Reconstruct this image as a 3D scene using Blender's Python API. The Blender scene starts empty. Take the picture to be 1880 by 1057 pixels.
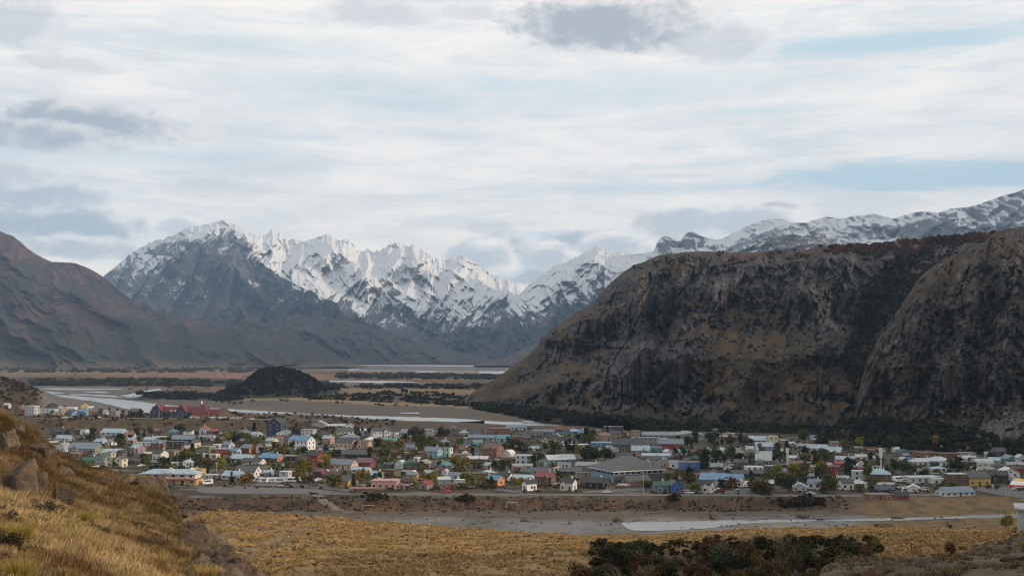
import bpy, math, random
import numpy as np
from mathutils import Vector
R = math.radians
random.seed(7); rng = np.random.default_rng(7)
sc = bpy.context.scene
col = sc.collection
# ---------------------------------------------------------------- camera
F = 2016.0; CX, CY = 940.0, 528.5; HOR = 650.0; CZ = 65.0
P = math.atan((HOR-CY)/F)
cam = bpy.data.cameras.new('camera'); co = bpy.data.objects.new('camera', cam); col.objects.link(co)
cam.sensor_fit = 'HORIZONTAL'; cam.sensor_width = 36.0; cam.lens = 36.0*F/1880.0
cam.clip_start = 0.5; cam.clip_end = 90000
co.location = (0, 0, CZ); co.rotation_euler = (R(90)+P, 0, 0); sc.camera = co
# ---------------------------------------------------------------- exposure
sc.view_settings.view_transform = 'Standard'; sc.view_settings.look = 'None'
sc.view_settings.exposure = 0.0; sc.view_settings.gamma = 1.0
sc.cycles.max_bounces = 5; sc.cycles.diffuse_bounces = 2; sc.cycles.glossy_bounces = 2
sc.cycles.transmission_bounces = 2; sc.cycles.volume_bounces = 0; sc.cycles.transparent_max_bounces = 4
sc.cycles.use_denoising = True; sc.cycles.pixel_filter_type = 'BLACKMAN_HARRIS'; sc.cycles.filter_width = 1.1
# ---------------------------------------------------------------- sun
SEL, SB = 11.5, 17.0     # elevation; degrees behind the camera's right
sv = Vector((math.cos(R(SEL))*math.cos(R(SB)), -math.cos(R(SEL))*math.sin(R(SB)), math.sin(R(SEL))))
sl = bpy.data.lights.new('sun', 'SUN'); sl.energy = 5.0; sl.angle = R(1.2); sl.color = (1.0, 0.78, 0.55)
so = bpy.data.objects.new('sun', sl); col.objects.link(so); so.rotation_euler = sv.to_track_quat('Z', 'Y').to_euler()
# ---------------------------------------------------------------- world: Nishita behind procedural cloud cover
w = bpy.data.worlds.new('World'); sc.world = w; w.use_nodes = True
nt = w.node_tree; N = nt.nodes; LK = nt.links; N.clear()
def nd(tree, typ, **kw):
    n = tree.nodes.new(typ)
    for k, v in kw.items():
        if k.startswith('i_'):
            key = k[2:]; key = int(key) if key.isdigit() else key.replace('_', ' ')
            n.inputs[key].default_value = v
        else: setattr(n, k, v)
    return n
def mth(tree, op, a, b=None, c=None, clamp=False):
    n = tree.nodes.new('ShaderNodeMath'); n.operation = op; n.use_clamp = clamp
    for i, v in enumerate((a, b, c)):
        if v is None: continue
        if isinstance(v, (int, float)): n.inputs[i].default_value = v
        else: tree.links.new(v, n.inputs[i])
    return n.outputs[0]
def mixc(tree, fac, a, b, blend='MIX'):
    n = tree.nodes.new('ShaderNodeMix'); n.data_type = 'RGBA'; n.blend_type = blend
    for i, v in ((0, fac), (6, a), (7, b)):
        if isinstance(v, (int, float)): n.inputs[i].default_value = v
        elif isinstance(v, tuple): n.inputs[i].default_value = v if len(v) == 4 else v+(1,)
        else: tree.links.new(v, n.inputs[i])
    return n.outputs[2]
def ramp(tree, src, p0, p1, smooth=True):
    n = tree.nodes.new('ShaderNodeMapRange'); n.interpolation_type = 'SMOOTHSTEP' if smooth else 'LINEAR'
    tree.links.new(src, n.inputs[0]); n.inputs[1].default_value = p0; n.inputs[2].default_value = p1
    return n.outputs[0]
tc = nd(nt, 'ShaderNodeTexCoord'); sep = nd(nt, 'ShaderNodeSeparateXYZ'); LK.new(tc.outputs['Generated'], sep.inputs[0])
az = mth(nt, 'ARCTAN2', sep.outputs[0], sep.outputs[1]); el = mth(nt, 'ARCSINE', sep.outputs[2])
AZ = mth(nt, 'MULTIPLY', az, 57.2958); EL = mth(nt, 'MULTIPLY', el, 57.2958)
def vec(x, y, z=0.0):
    c = nd(nt, 'ShaderNodeCombineXYZ')
    for i, v in enumerate((x, y, z)):
        if isinstance(v, (int, float)): c.inputs[i].default_value = v
        else: LK.new(v, c.inputs[i])
    return c.outputs[0]
def noise(tree, v, scale, detail=6, rough=0.55, dist=0.0, dim='3D'):
    n = nd(tree, 'ShaderNodeTexNoise', noise_dimensions=dim); n.inputs['Scale'].default_value = scale
    n.inputs['Detail'].default_value = detail; n.inputs['Roughness'].default_value = rough; n.inputs['Distortion'].default_value = dist
    if v is not None: tree.links.new(v, n.inputs['Vector'])
    return n.outputs[0]
sky = nd(nt, 'ShaderNodeTexSky', sky_type='NISHITA', sun_disc=False, sun_elevation=R(SEL), sun_rotation=R(90+SB), air_density=1.0, dust_density=1.0)
skyc = mixc(nt, 1.0, sky.outputs[0], (0.11, 0.11, 0.11), 'MULTIPLY')
# thin streaked layer: long in azimuth, short in elevation
v1 = vec(mth(nt, 'MULTIPLY', AZ, 0.05), mth(nt, 'MULTIPLY', EL, 0.42), 3.1)
n1 = noise(nt, v1, 1.0, 9, 0.6, 0.35)
v2 = vec(mth(nt, 'MULTIPLY', AZ, 0.13), mth(nt, 'MULTIPLY', EL, 0.95), 8.7)
n2 = noise(nt, v2, 1.0, 8, 0.62, 0.5)
st = mth(nt, 'ADD', mth(nt, 'MULTIPLY', n1, 0.62), mth(nt, 'MULTIPLY', n2, 0.38))
blue = ramp(nt, st, 0.56, 0.36)        # 1 where the layer is thin
hz_ = ramp(nt, EL, 9.0, 0.5)
vx = vec(mth(nt, 'MULTIPLY', AZ, 0.16), mth(nt, 'MULTIPLY', EL, 0.34), 1.7)
nx = noise(nt, vx, 1.0, 9, 0.60, 0.3)
shade = ramp(nt, mth(nt, 'ADD', mth(nt, 'MULTIPLY', nx, .55), mth(nt, 'MULTIPLY', n2, .45)), 0.38, 0.60)
white = mixc(nt, shade, (0.86, 0.835, 0.80), (1.07, 0.99, 0.90))
white = mixc(nt, mth(nt, 'MULTIPLY', hz_, 0.8), white, (1.10, 1.02, 0.89))
thin = mixc(nt, 0.22, (0.50, 0.66, 0.75), skyc)
base = mixc(nt, mth(nt, 'MULTIPLY', blue, mth(nt, 'SUBTRACT', 0.36, mth(nt, 'MULTIPLY', hz_, 0.26))), white, thin)
def az_el(px, py):
    u = (px-CX)/F; v = -(py-CY)/F
    d = Vector((u, math.cos(P)-v*math.sin(P), math.sin(P)+v*math.cos(P))).normalized()
    return math.degrees(math.atan2(d.x, d.y)), math.degrees(math.asin(d.z))
# bluer gaps of the high layer, and grey clouds: centre px, py, half sizes, strength, tone
nA = noise(nt, vec(mth(nt, 'MULTIPLY', AZ, 0.42), mth(nt, 'MULTIPLY', EL, 0.70), 5.0), 1.0, 12, 0.66, 0.15)
nB = noise(nt, vec(mth(nt, 'MULTIPLY', AZ, 0.5), mth(nt, 'MULTIPLY', EL, 0.8), 15.0), 1.0, 9, 0.6, 0.2)
def blob(px, py, wx, wy):
    a0, e0 = az_el(px, py); a1 = wx/35.2; e1 = wy/35.2
    dx = mth(nt, 'MULTIPLY', mth(nt, 'SUBTRACT', AZ, a0), 1/a1); dy = mth(nt, 'MULTIPLY', mth(nt, 'SUBTRACT', EL, e0), 1/e1)
    r2 = mth(nt, 'ADD', mth(nt, 'MULTIPLY', dx, dx), mth(nt, 'MULTIPLY', dy, dy))
    r = mth(nt, 'SQRT', r2)
    return mth(nt, 'SUBTRACT', 1.0, r), dx, dy
for px, py, wx, wy, s in ((1660, 78, 330, 34, .75), (1720, 320, 420, 38, .85), (1150, 160, 420, 40, .35), (300, 285, 330, 26, .4), (1000, 480, 130, 60, .75), (700, 170, 420, 60, .3), (1240, 345, 400, 14, .35), (1380, 205, 200, 14, .35), (480, 90, 300, 26, .35)):
    q, dx, dy = blob(px, py, wx, wy)
    m = ramp(nt, mth(nt, 'ADD', q, mth(nt, 'MULTIPLY', mth(nt, 'SUBTRACT', n2, 0.5), 3.2)), 0.0, 0.75)
    base = mixc(nt, mth(nt, 'MULTIPLY', m, s), base, (0.47, 0.65, 0.73))
CL = ((1130, 40, 250, 62, .95, 0), (1330, 75, 120, 48, .55, 1), (180, 228, 210, 50, .85, 0), (60, 248, 150, 32, .6, 0), (20, 30, 130, 60, .55, 1), (130, 410, 190, 40, .8, 2), (70, 355, 160, 34, .65, 2), (150, 455, 140, 26, .6, 2), (20, 320, 100, 30, .5, 1), (420, 345, 150, 26, .32, 1), (1430, 378, 50, 15, .6, 0),
      (1250, 415, 110, 42, .7, 1), (1110, 450, 160, 38, .6, 2), (930, 455, 110, 36, .55, 2), (900, 418, 70, 18, .4, 1), (1000, 500, 120, 34, .55, 2), (720, 22, 130, 34, .4, 1), (870, 22, 60, 22, .4, 1), (130, 118, 110, 16, .4, 1), (1340, 400, 160, 34, .4, 1), (890, 475, 90, 40, .8, 3), (1010, 470, 80, 34, .8, 3), (1130, 452, 90, 30, .8, 3), (1270, 405, 80, 34, .8, 3), (1380, 400, 110, 30, .75, 3), (330, 415, 60, 22, .6, 3))
for px, py, wx, wy, s, tone in CL:
    q, dx, dy = blob(px, py, wx, wy)
    e = mth(nt, 'ADD', mth(nt, 'MULTIPLY', q, 1.5), mth(nt, 'MULTIPLY', mth(nt, 'SUBTRACT', nA, 0.5), 2.1))
    m = ramp(nt, e, 0.0, 0.55)
    # lit rim: top and right edges are thin and bright, the belly is grey
    core = ramp(nt, mth(nt, 'ADD', mth(nt, 'ADD', q, mth(nt, 'MULTIPLY', mth(nt, 'SUBTRACT', nB, 0.5), 2.2)), mth(nt, 'MULTIPLY', mth(nt, 'ADD', mth(nt, 'MULTIPLY', dx, -0.30), mth(nt, 'MULTIPLY', dy, -0.22)), 1.0)), -0.15, 0.75)
    dark = ((0.42, 0.435, 0.47), (0.56, 0.56, 0.575), (0.45, 0.50, 0.55), (0.60, 0.64, 0.67))[tone]
    lite = ((0.93, 0.87, 0.81), (0.90, 0.87, 0.83), (0.93, 0.91, 0.88), (1.06, 1.0, 0.92))[tone]
    base = mixc(nt, mth(nt, 'MULTIPLY', m, min(1, s*1.2)), base, mixc(nt, core, lite, dark))
bg = nd(nt, 'ShaderNodeBackground'); LK.new(base, bg.inputs[0]); bg.inputs[1].default_value = 1.17
wo = nd(nt, 'ShaderNodeOutputWorld'); LK.new(bg.outputs[0], wo.inputs[0])
w.cycles.sampling_method = 'MANUAL'; w.cycles.sample_map_resolution = 1024
# ---------------------------------------------------------------- numpy noise
def _h(ix, iy, s):
    n = (ix.astype(np.int64)*374761393 + iy.astype(np.int64)*668265263 + s*1442695041) & 0xffffffff
    n = ((n ^ (n >> 13))*1274126177) & 0xffffffff
    return ((n ^ (n >> 16)) & 0xffff)/65535.0
def gn(x, y, s=0):
    x = np.asarray(x, float); y = np.asarray(y, float)
    ix = np.floor(x); iy = np.floor(y); fx = x-ix; fy = y-iy
    ux = fx*fx*fx*(fx*(fx*6-15)+10); uy = fy*fy*fy*(fy*(fy*6-15)+10)
    def g(a, b):
        t = _h(ix+a, iy+b, s)*6.28318; return np.cos(t)*(fx-a)+np.sin(t)*(fy-b)
    return ((g(0, 0)*(1-ux)+g(1, 0)*ux)*(1-uy)+(g(0, 1)*(1-ux)+g(1, 1)*ux)*uy)*1.5
def cells(x, y, s=0):
    """blocky noise: a random height and tilt per cell, and the distance to the nearest joint"""
    x = np.asarray(x, float); y = np.asarray(y, float); ix = np.floor(x); iy = np.floor(y); d1 = np.full(x.shape, 9.); d2 = np.full(x.shape, 9.); val = np.zeros(x.shape)
    for a in (-1, 0, 1):
        for b in (-1, 0, 1):
            jx = ix+a+_h(ix+a, iy+b, s)*.9+.05; jy = iy+b+_h(ix+a, iy+b, s+5)*.9+.05; d = np.hypot(x-jx, y-jy); v = _h(ix+a, iy+b, s+9)+(x-jx)*(_h(ix+a, iy+b, s+11)-.5)*1.6+(y-jy)*(_h(ix+a, iy+b, s+12)-.5)*1.6
            n = d < d1; d2 = np.where(n, d1, np.minimum(d2, d)); val = np.where(n, v, val); d1 = np.where(n, d, d1)
    return val, d2-d1
def fbm(x, y, o=5, s=0, g=.5):
    a = 1; r = 0; k = 0
    for i in range(o): r = r+a*gn(x*2.03**i+i*7.3, y*2.03**i-i*3.1, s+i*17); k += a; a *= g
    return r/k
def ridge(x, y, o=5, s=0, g=.5):
    a = 1; r = 0; k = 0; wt = 1
    for i in range(o):
        n = 1-np.abs(gn(x*2.05**i+i*5.3, y*2.05**i-i*9.1, s+i*13))*1.6; n = np.clip(n, 0, 1)**2*wt; wt = np.clip(n*1.6, 0, 1)
        r = r+a*n; k += a; a *= g
    return r/k
def sst(a, b, x):
    t = np.clip((x-a)/(b-a), 0, 1); return t*t*(3-2*t)
def lerp(a, b, t): return a+(b-a)*t
def IP(pts, x): p = sorted(pts); return np.interp(x, [q[0] for q in p], [q[1] for q in p])
# ---------------------------------------------------------------- projection
SP, CP = math.sin(P), math.cos(P)
def ray_at(px, py, D):
    """point on the line of sight (px,py) at forward distance D"""
    u = (px-CX)/F; v = -(py-CY)/F; dy = CP-v*SP; k = D/dy
    return u*k, D+0*u, CZ+(SP+v*CP)*k
def zof(px, py, D): return ray_at(px, py, D)[2]
def proj(x, y, z):
    dz = z-CZ; dep = y*CP+dz*SP; return CX+F*x/dep, CY-F*(-y*SP+dz*CP)/dep
# ---------------------------------------------------------------- terrain height
PL = [(110, 1085), (140, 1045), (190, 990), (260, 0)]
def colm(vis, hid=()):
    return vis, hid
NEAR = {  # px: [(D, py)...], [(D, z)...]
 -500: ([(8, 1500), (14, 1150), (25, 980), (45, 850), (70, 760), (90, 730)], [(130, 62), (200, 40), (270, 20), (310, -4)]),
 -150: ([(8, 1420), (14, 1120), (22, 1000), (35, 905), (50, 835), (75, 745)], [(100, 58), (150, 40), (210, 22), (300, -4)]),
 0:    ([(8, 1380), (14, 1090), (20, 1000), (30, 930), (45, 890), (58, 830), (74, 756)], [(95, 52), (130, 38), (200, 20), (300, -4)]),
 60:   ([(8, 1380), (14, 1110), (20, 1020), (30, 945), (45, 905), (60, 850), (78, 786)], [(98, 51), (135, 35), (200, 19), (300, -4)]),
 110:  ([(8, 1390), (14, 1120), (20, 1030), (30, 960), (45, 920), (62, 880), (80, 832)], [(100, 49), (140, 33), (200, 18), (300, -4)]),
 200:  ([(8, 1400), (15, 1120), (22, 1045), (35, 985), (50, 945), (70, 898), (86, 863)], [(104, 47), (140, 32), (200, 20), (300, -4)]),
 290:  ([(8, 1420), (16, 1130), (24, 1070), (38, 1010), (58, 950), (78, 905), (92, 880)], [(102, 48), (125, 38), (160, 32), (250, 24), (300, -4)]),
 330:  ([(8, 1430), (18, 1130), (28, 1075), (42, 1020), (60, 970), (78, 930)], [(88, 46), (110, 38), (150, 34), (255, 28), (290, -4)]),
 380:  ([(8, 1440), (20, 1130), (30, 1085), (42, 1035), (58, 978)], [(66, 47), (85, 41), (110, 1.), (140, 1.)]),
 440:  ([(8, 1450), (20, 1160), (30, 1105), (45, 1022)], [(52, 49), (66, 43)]),
 490:  ([(8, 1470), (20, 1190), (32, 1120), (42, 1068)], [(50, 49), (66, 43)]),
 600:  ([(8, 1500), (20, 1260), (34, 1180)], [(50, 48), (70, 44)]),
 900:  ([(8, 1500), (20, 1260), (34, 1200)], [(50, 47), (70, 43)]),
 1050: ([(8, 1500), (20, 1260), (34, 1200)], [(50, 47), (70, 41), (110, 36.5), (150, 34), (190, 32)]),
 1200: ([(8, 1500), (20, 1250), (34, 1170)], [(50, 46), (70, 40), (110, 33), (150, 29), (200, 28)]),
 1400: ([(8, 1500), (18, 1250), (34, 1110)], [(50, 48), (70, 40), (100, 34), (140, 30), (180, 29), (215, 30)]),
 1500: ([(8, 1500), (18, 1220), (34, 1085), (52, 1036)], [(64, 48), (85, 40), (110, 35), (150, 32), (200, 31)]),
 1570: ([(8, 1500), (18, 1200), (34, 1075), (56, 1014)], [(70, 49), (90, 43), (120, 39), (160, 35), (200, 32.5)]),
 1680: ([(8, 1480), (18, 1180), (34, 1065), (60, 1020)], [(74, 50), (95, 45), (120, 1002.5), (170, 988.5), (220, 975.5)]),
 1790: ([(8, 1450), (18, 1150), (34, 1050), (60, 1018), (84, 998)], [(110, 45), (150, 40), (200, 982.5)]),
 1880: ([(8, 1420), (18, 1130), (34, 1040), (60, 1005), (90, 985)], [(120, 47), (160, 40), (210, 978.5)]),
 2050: ([(8, 1400), (18, 1110), (34, 1000), (60, 960), (95, 930)], [(140, 50), (200, 38)]),
 2400: ([(8, 1380), (18, 1060), (34, 900), (60, 800), (95, 730)], [(140, 60), (200, 44)]),  # unseen rise right of frame, added to shade the thicket, kept low
 3200: ([(8, 1380), (18, 1040), (34, 800), (60, 690), (95, 640)], [(140, 64), (200, 50)]),
}
EDGE = [(-500, 930), (300, 930), (340, 935), (380, 936), (440, 936), (500, 938), (600, 945), (700, 951), (800, 958), (900, 967), (1000, 975), (1060, 978), (1150, 977), (1250, 972), (1400, 966), (1550, 964), (1650, 968), (1750, 972), (1800, 970), (1880, 967), (2400, 965)]
EDGED = 262.0
NDG = np.exp(np.linspace(math.log(6), math.log(300), 160))
NPX = sorted(NEAR)
rows = []
for p in NPX:
    vis, hid = NEAR[p]; pts = [(D, float(zof(p, py, D))) for D, py in vis]
    plateau = 340 < p
    hid = [(D, (z if z < 200 else float(zof(p, z, D)))) for D, z in hid if z != 1.]
    last = max([D for D, _ in pts+hid]) if (pts+hid) else 0
    pts += hid
    if plateau:
        e = float(IP(EDGE, p))
        for D, py in ((112, 1086), (140, 1046), (190, 990)):
            if D > last+15: pts.append((D, float(zof(p, py+(e-938)*.9, D))))
        pts.append((EDGED, float(zof(p, e, EDGED)))); pts.append((292, -4.0))
    pts.sort(); rows.append(np.interp(np.log(NDG), np.log([q[0] for q in pts]), [q[1] for q in pts]))
NT = np.array(rows)
def smooth1(a, k, axis):
    ker = np.exp(-np.linspace(-2, 2, 2*k+1)**2); ker /= ker.sum()
    pad = [(0, 0)]*a.ndim; pad[axis] = (k, k); b = np.pad(a, pad, mode='edge')
    return np.apply_along_axis(lambda v: np.convolve(v, ker, 'valid'), axis, b)
PXG = np.linspace(-500, 3200, 741)
def _cub(a):
    i = np.searchsorted(NPX, PXG, side='right')-1; i = np.clip(i, 0, len(NPX)-2)
    x0 = np.array(NPX)[i]; x1 = np.array(NPX)[i+1]; t = ((PXG-x0)/(x1-x0))[:, None]; return a[i]*(1-t)+a[i+1]*t
NG = smooth1(smooth1(_cub(NT), 4, 0), 2, 1)
def near_z(px, D):
    a = np.clip((px+500)/5.0, 0, 739.999); b = np.clip((np.log(np.clip(D, 6, 300))-math.log(6))/(math.log(300)-math.log(6))*159, 0, 158.999)
    i = a.astype(int); j = b.astype(int); u = a-i; v = b-j
    return NG[i, j]*(1-u)*(1-v)+NG[i+1, j]*u*(1-v)+NG[i, j+1]*(1-u)*v+NG[i+1, j+1]*u*v
def bump(x, y, cx, cy, rx, ry, h, p=2.0):
    r = np.sqrt(((x-cx)/rx)**2+((y-cy)/ry)**2); return h*np.clip(1-r**p, 0, 1)
def pt(px, D): return (px-CX)/F*D
def far_z(x, y):
    px = CX+F*x/np.maximum(y, 1)
    n = fbm(x/60, y/60, 3, 5)
    y0 = 496+n*5+4*np.sin(x/37.)
    rgt = sst(130, 190, x)*10
    z = -4+4*sst(0, 1, (y-(y0-3-rgt*1.3))/(9+rgt*2.2))
    # left: bank set back to 505-520
    zt = 7*sst(-95, -215, x)
    yt = 948+fbm(x/50, y/200, 2, 9)*10
    z = z+zt*sst(0, 1, (y-yt)/28)
    ye = np.where(x < -95, 1075+0*x, lerp(1000., 1075., sst(40, -95, x)))+0*x
    ye = np.where(x > 90, 940., ye)
    z = z-(zt+3)*sst(0, 1, (y-ye)/45)
    z = z+bump(x, y, pt(522, 1900), 1900, 66, 130, 42, 1.7)*(1+.12*fbm(x/25, y/25, 4, 2))+bump(x, y, pt(462, 1900), 1900, 56, 100, 17, 1.5)+bump(x, y, pt(590, 1880), 1880, 50, 90, 13, 1.5)
    z = z+bump(x, y, pt(-60, 1350), 1350, 105, 150, 44, 2)+bump(x, y, pt(100, 1180), 1180, 17, 30, 17, 1.3)
    return z
def G(x, y):
    x = np.asarray(x, float); y = np.asarray(y, float)
    px = CX+F*x/np.maximum(y, 3)
    m = sst(288, 300, y)
    z = near_z(px, y)*(1-m)+far_z(x, y)*m
    # relief
    nearw = sst(300, 250, y)
    z = z+nearw*(fbm(x/9, y/9, 4, 21)*0.55*sst(6, 30, y)+fbm(x/2.2, y/2.2, 3, 23)*0.14)
    edge = nearw*sst(20, 60, y)*sst(-0.40, -0.22, x/np.maximum(y, 3))*sst(-.12, -.2, x/np.maximum(y, 3))
    z = z+edge*ridge(x/5, y/5, 4, 31)*0.7
    rib = sst(330, 365, px)*sst(490, 455, px)*sst(34, 42, y)*sst(84, 72, y)
    k_ = rib > 0
    if np.any(k_):
        z = np.array(z, float)+0*rib; xb, yb_ = (x+0*z)[k_], (y+0*z)[k_]; z[k_] += rib[k_]*((ridge(xb/2.6+yb_/9, yb_/4, 5, 35, .62)-.4)*.9+cells(xb/.6, yb_/1.1, 36)[0]*.22)
    bed = sst(290, 300, y)*sst(497, 488, y)
    z = z+bed*(fbm(x/22, y/7, 5, 41)*0.30)
    bank = sst(480, 490, y)*sst(512, 503, y)
    z = z+bank*(ridge(x/9, y/9, 4, 43)-.4)*.8*sst(190, 120, x)
    tb = sst(940, 955, y)*sst(1000, 975, y)
    z = z+tb*fbm(x/12, y/12, 3, 45)*1.4*sst(-95, -215, x)
    fw = sst(1040, 1120, y)
    z = z+fw*fbm(x/50, y/110, 5, 47)*0.6
    return z
def hits(px, py, d0=30., d1=9000.):
    """first meeting of the lines of sight with the ground beyond d0"""
    px = np.atleast_1d(np.asarray(px, float)); py = np.atleast_1d(np.asarray(py, float))
    D = np.exp(np.linspace(math.log(d0), math.log(d1), 260))[None]; x, y, z = ray_at(px[:, None], py[:, None], D)
    s = z-G(x, y+0*x); i = np.clip(np.argmax(s < 0, 1), 1, 259); a = D[0, i-1]; b = D[0, i]
    for _ in range(14):
        m = (a+b)/2; x, y, z = ray_at(px, py, m); k = z-G(x, y) < 0; b = np.where(k, m, b); a = np.where(k, a, m)
    x, y, z = ray_at(px, py, b); return x, y, G(x, y)
def hit(px, py, d0=30., d1=9000.):
    x, y, z = hits(px, py, d0, d1); return float(x[0]), float(y[0]), float(z[0])
# ---------------------------------------------------------------- objects and materials
def tag(o, label=None, cat=None, group=None, kind=None):
    if label: o['label'] = label
    if cat: o['category'] = cat
    if group: o['group'] = group
    if kind: o['kind'] = kind
    return o
def mesh(name, V, Fc, mats=(), parent=None, smooth=False, uv=None, attr=None, mi=None):
    me = bpy.data.meshes.new(name)
    V = np.asarray(V, np.float32)
    if isinstance(Fc, np.ndarray):
        n, k = Fc.shape
        me.vertices.add(len(V)); me.vertices.foreach_set('co', V.ravel())
        me.loops.add(n*k); me.loops.foreach_set('vertex_index', Fc.astype(np.int32).ravel())
        me.polygons.add(n); me.polygons.foreach_set('loop_start', np.arange(0, n*k, k, dtype=np.int32))
        me.update(calc_edges=True)
    else:
        me.from_pydata([tuple(map(float, v)) for v in V], [], Fc); me.update()
    if smooth: me.polygons.foreach_set('use_smooth', np.ones(len(me.polygons), bool))
    if attr is not None:
        for an, A in attr.items():
            A = np.asarray(A, np.float32)
            if A.ndim == 2:
                at = me.color_attributes.new(an, 'FLOAT_COLOR', 'POINT'); B = np.ones((len(V), 4), np.float32); B[:, :3] = A[:, :3]
                at.data.foreach_set('color', B.ravel())
            else:
                at = me.attributes.new(an, 'FLOAT', 'POINT'); at.data.foreach_set('value', A.ravel())
    for m in mats: me.materials.append(m)
    if mi is not None: me.polygons.foreach_set('material_index', np.asarray(mi, np.int32))
    o = bpy.data.objects.new(name, me); col.objects.link(o)
    if parent: o.parent = parent
    return o
def newmat(name):
    m = bpy.data.materials.new(name); m.use_nodes = True; t = m.node_tree; b = t.nodes['Principled BSDF']; return m, t, b
def attr_mat(name, rough=0.95, det=((0.6, 5, .35), ), bump=(0.5, 1.0), spec=.15, coord_scale=1.0):
    """surface colour from the mesh attribute Col, mottled by world-scale noise"""
    m, t, b = newmat(name)
    a = nd(t, 'ShaderNodeAttribute', attribute_name='Col'); g = nd(t, 'ShaderNodeNewGeometry')
    c = a.outputs[0]
    hsum = None
    for sc_, dt, amt in det:
        n = noise(t, g.outputs['Position'], sc_, dt, .62)
        f = mth(t, 'ADD', mth(t, 'MULTIPLY', mth(t, 'SUBTRACT', n, 0.5), amt*2.4), 1.0)
        cc = nd(t, 'ShaderNodeCombineXYZ'); [t.links.new(f, cc.inputs[i]) for i in range(3)]
        c = mixc(t, 1.0, c, cc.outputs[0], 'MULTIPLY'); hsum = n if hsum is None else mth(t, 'ADD', hsum, n)
    t.links.new(c, b.inputs['Base Color'])
    b.inputs['Roughness'].default_value = rough; b.inputs['Specular IOR Level'].default_value = spec
    if bump[0] > 0:
        bp = nd(t, 'ShaderNodeBump'); bp.inputs['Strength'].default_value = bump[0]; bp.inputs['Distance'].default_value = bump[1]
        t.links.new(hsum, bp.inputs['Height']); t.links.new(bp.outputs[0], b.inputs['Normal'])
    return m
def plain(name, c, rough=.85, spec=.3, metal=0, var=.12, scale=.6, bump=0, bscale=None):
    m, t, b = newmat(name); g = nd(t, 'ShaderNodeNewGeometry'); oi = nd(t, 'ShaderNodeObjectInfo')
    n = noise(t, g.outputs['Position'], scale, 5, .65)
    f = mth(t, 'ADD', mth(t, 'MULTIPLY', mth(t, 'SUBTRACT', n, .5), var*3), 1.0)
    f = mth(t, 'MULTIPLY', f, mth(t, 'ADD', mth(t, 'MULTIPLY', oi.outputs['Random'], .22), .89))
    cc = nd(t, 'ShaderNodeCombineXYZ'); [t.links.new(f, cc.inputs[i]) for i in range(3)]
    t.links.new(mixc(t, 1.0, tuple(c), cc.outputs[0], 'MULTIPLY'), b.inputs['Base Color'])
    b.inputs['Roughness'].default_value = rough; b.inputs['Specular IOR Level'].default_value = spec; b.inputs['Metallic'].default_value = metal
    if bump:
        bp = nd(t, 'ShaderNodeBump'); bp.inputs['Strength'].default_value = bump; bp.inputs['Distance'].default_value = .1
        nb = noise(t, g.outputs['Position'], bscale or scale*4, 6, .7); t.links.new(nb, bp.inputs['Height']); t.links.new(bp.outputs[0], b.inputs['Normal'])
    return m
def grid_faces(nr, nc):
    i = np.arange((nr-1)*nc).reshape(nr-1, nc)[:, :-1].ravel()
    return np.stack([i, i+1, i+1+nc, i+nc], 1)
def inpoly(px, py, poly):
    c = np.zeros(np.shape(px), bool); n = len(poly)
    for i in range(n):
        x1, y1 = poly[i]; x2, y2 = poly[(i+1) % n]
        if y1 == y2: continue
        k = ((y1 > py) != (y2 > py)) & (px < (x2-x1)*(py-y1)/(y2-y1)+x1); c ^= k
    return c
def band(pts, px):   # pts (px, top, bottom)
    return np.interp(px, [p[0] for p in pts], [p[1] for p in pts], left=9e9, right=9e9), np.interp(px, [p[0] for p in pts], [p[2] for p in pts], left=-9e9, right=-9e9)
C = lambda *a: np.array(a, float)
# ---------------------------------------------------------------- ground sheet
dn = [6.0]
while dn[-1] < 15000:
    D = dn[-1]; s = .020 if D < 14 else .012 if D < 40 else .0075 if D < 140 else .0058 if D < 300 else .0035 if D < 620 else .005 if D < 1200 else .008 if D < 3000 else .02
    dn.append(D*(1+s))
dn = np.array(dn)
pg = np.concatenate([np.linspace(-3200, -60, 60)[:-1], np.linspace(-60, 1940, 1150), np.linspace(1940, 5000, 60)[1:]])
PXM, DM = np.meshgrid(pg, dn)
X = (PXM-CX)/F*DM; Y = DM
Z = G(X, Y)
ppx, ppy = proj(X, Y, Z)
nz1 = fbm(X/7, Y/7, 4, 61); nz2 = fbm(X/40, Y/40, 5, 62); nz3 = fbm(X/1.5, Y/1.5, 3, 63); nz4 = fbm(ppx/60, Y/90, 4, 64)
straw = C(.20, .115, .042); straw2 = C(.27, .17, .070); dirt = C(.105, .068, .036); rock = C(.15, .125, .10)
def L3(a, b, t): return a+(b-a)*np.asarray(t)[..., None]
K = np.zeros(X.shape+(3,))+C(.085, .066, .046)
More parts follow.
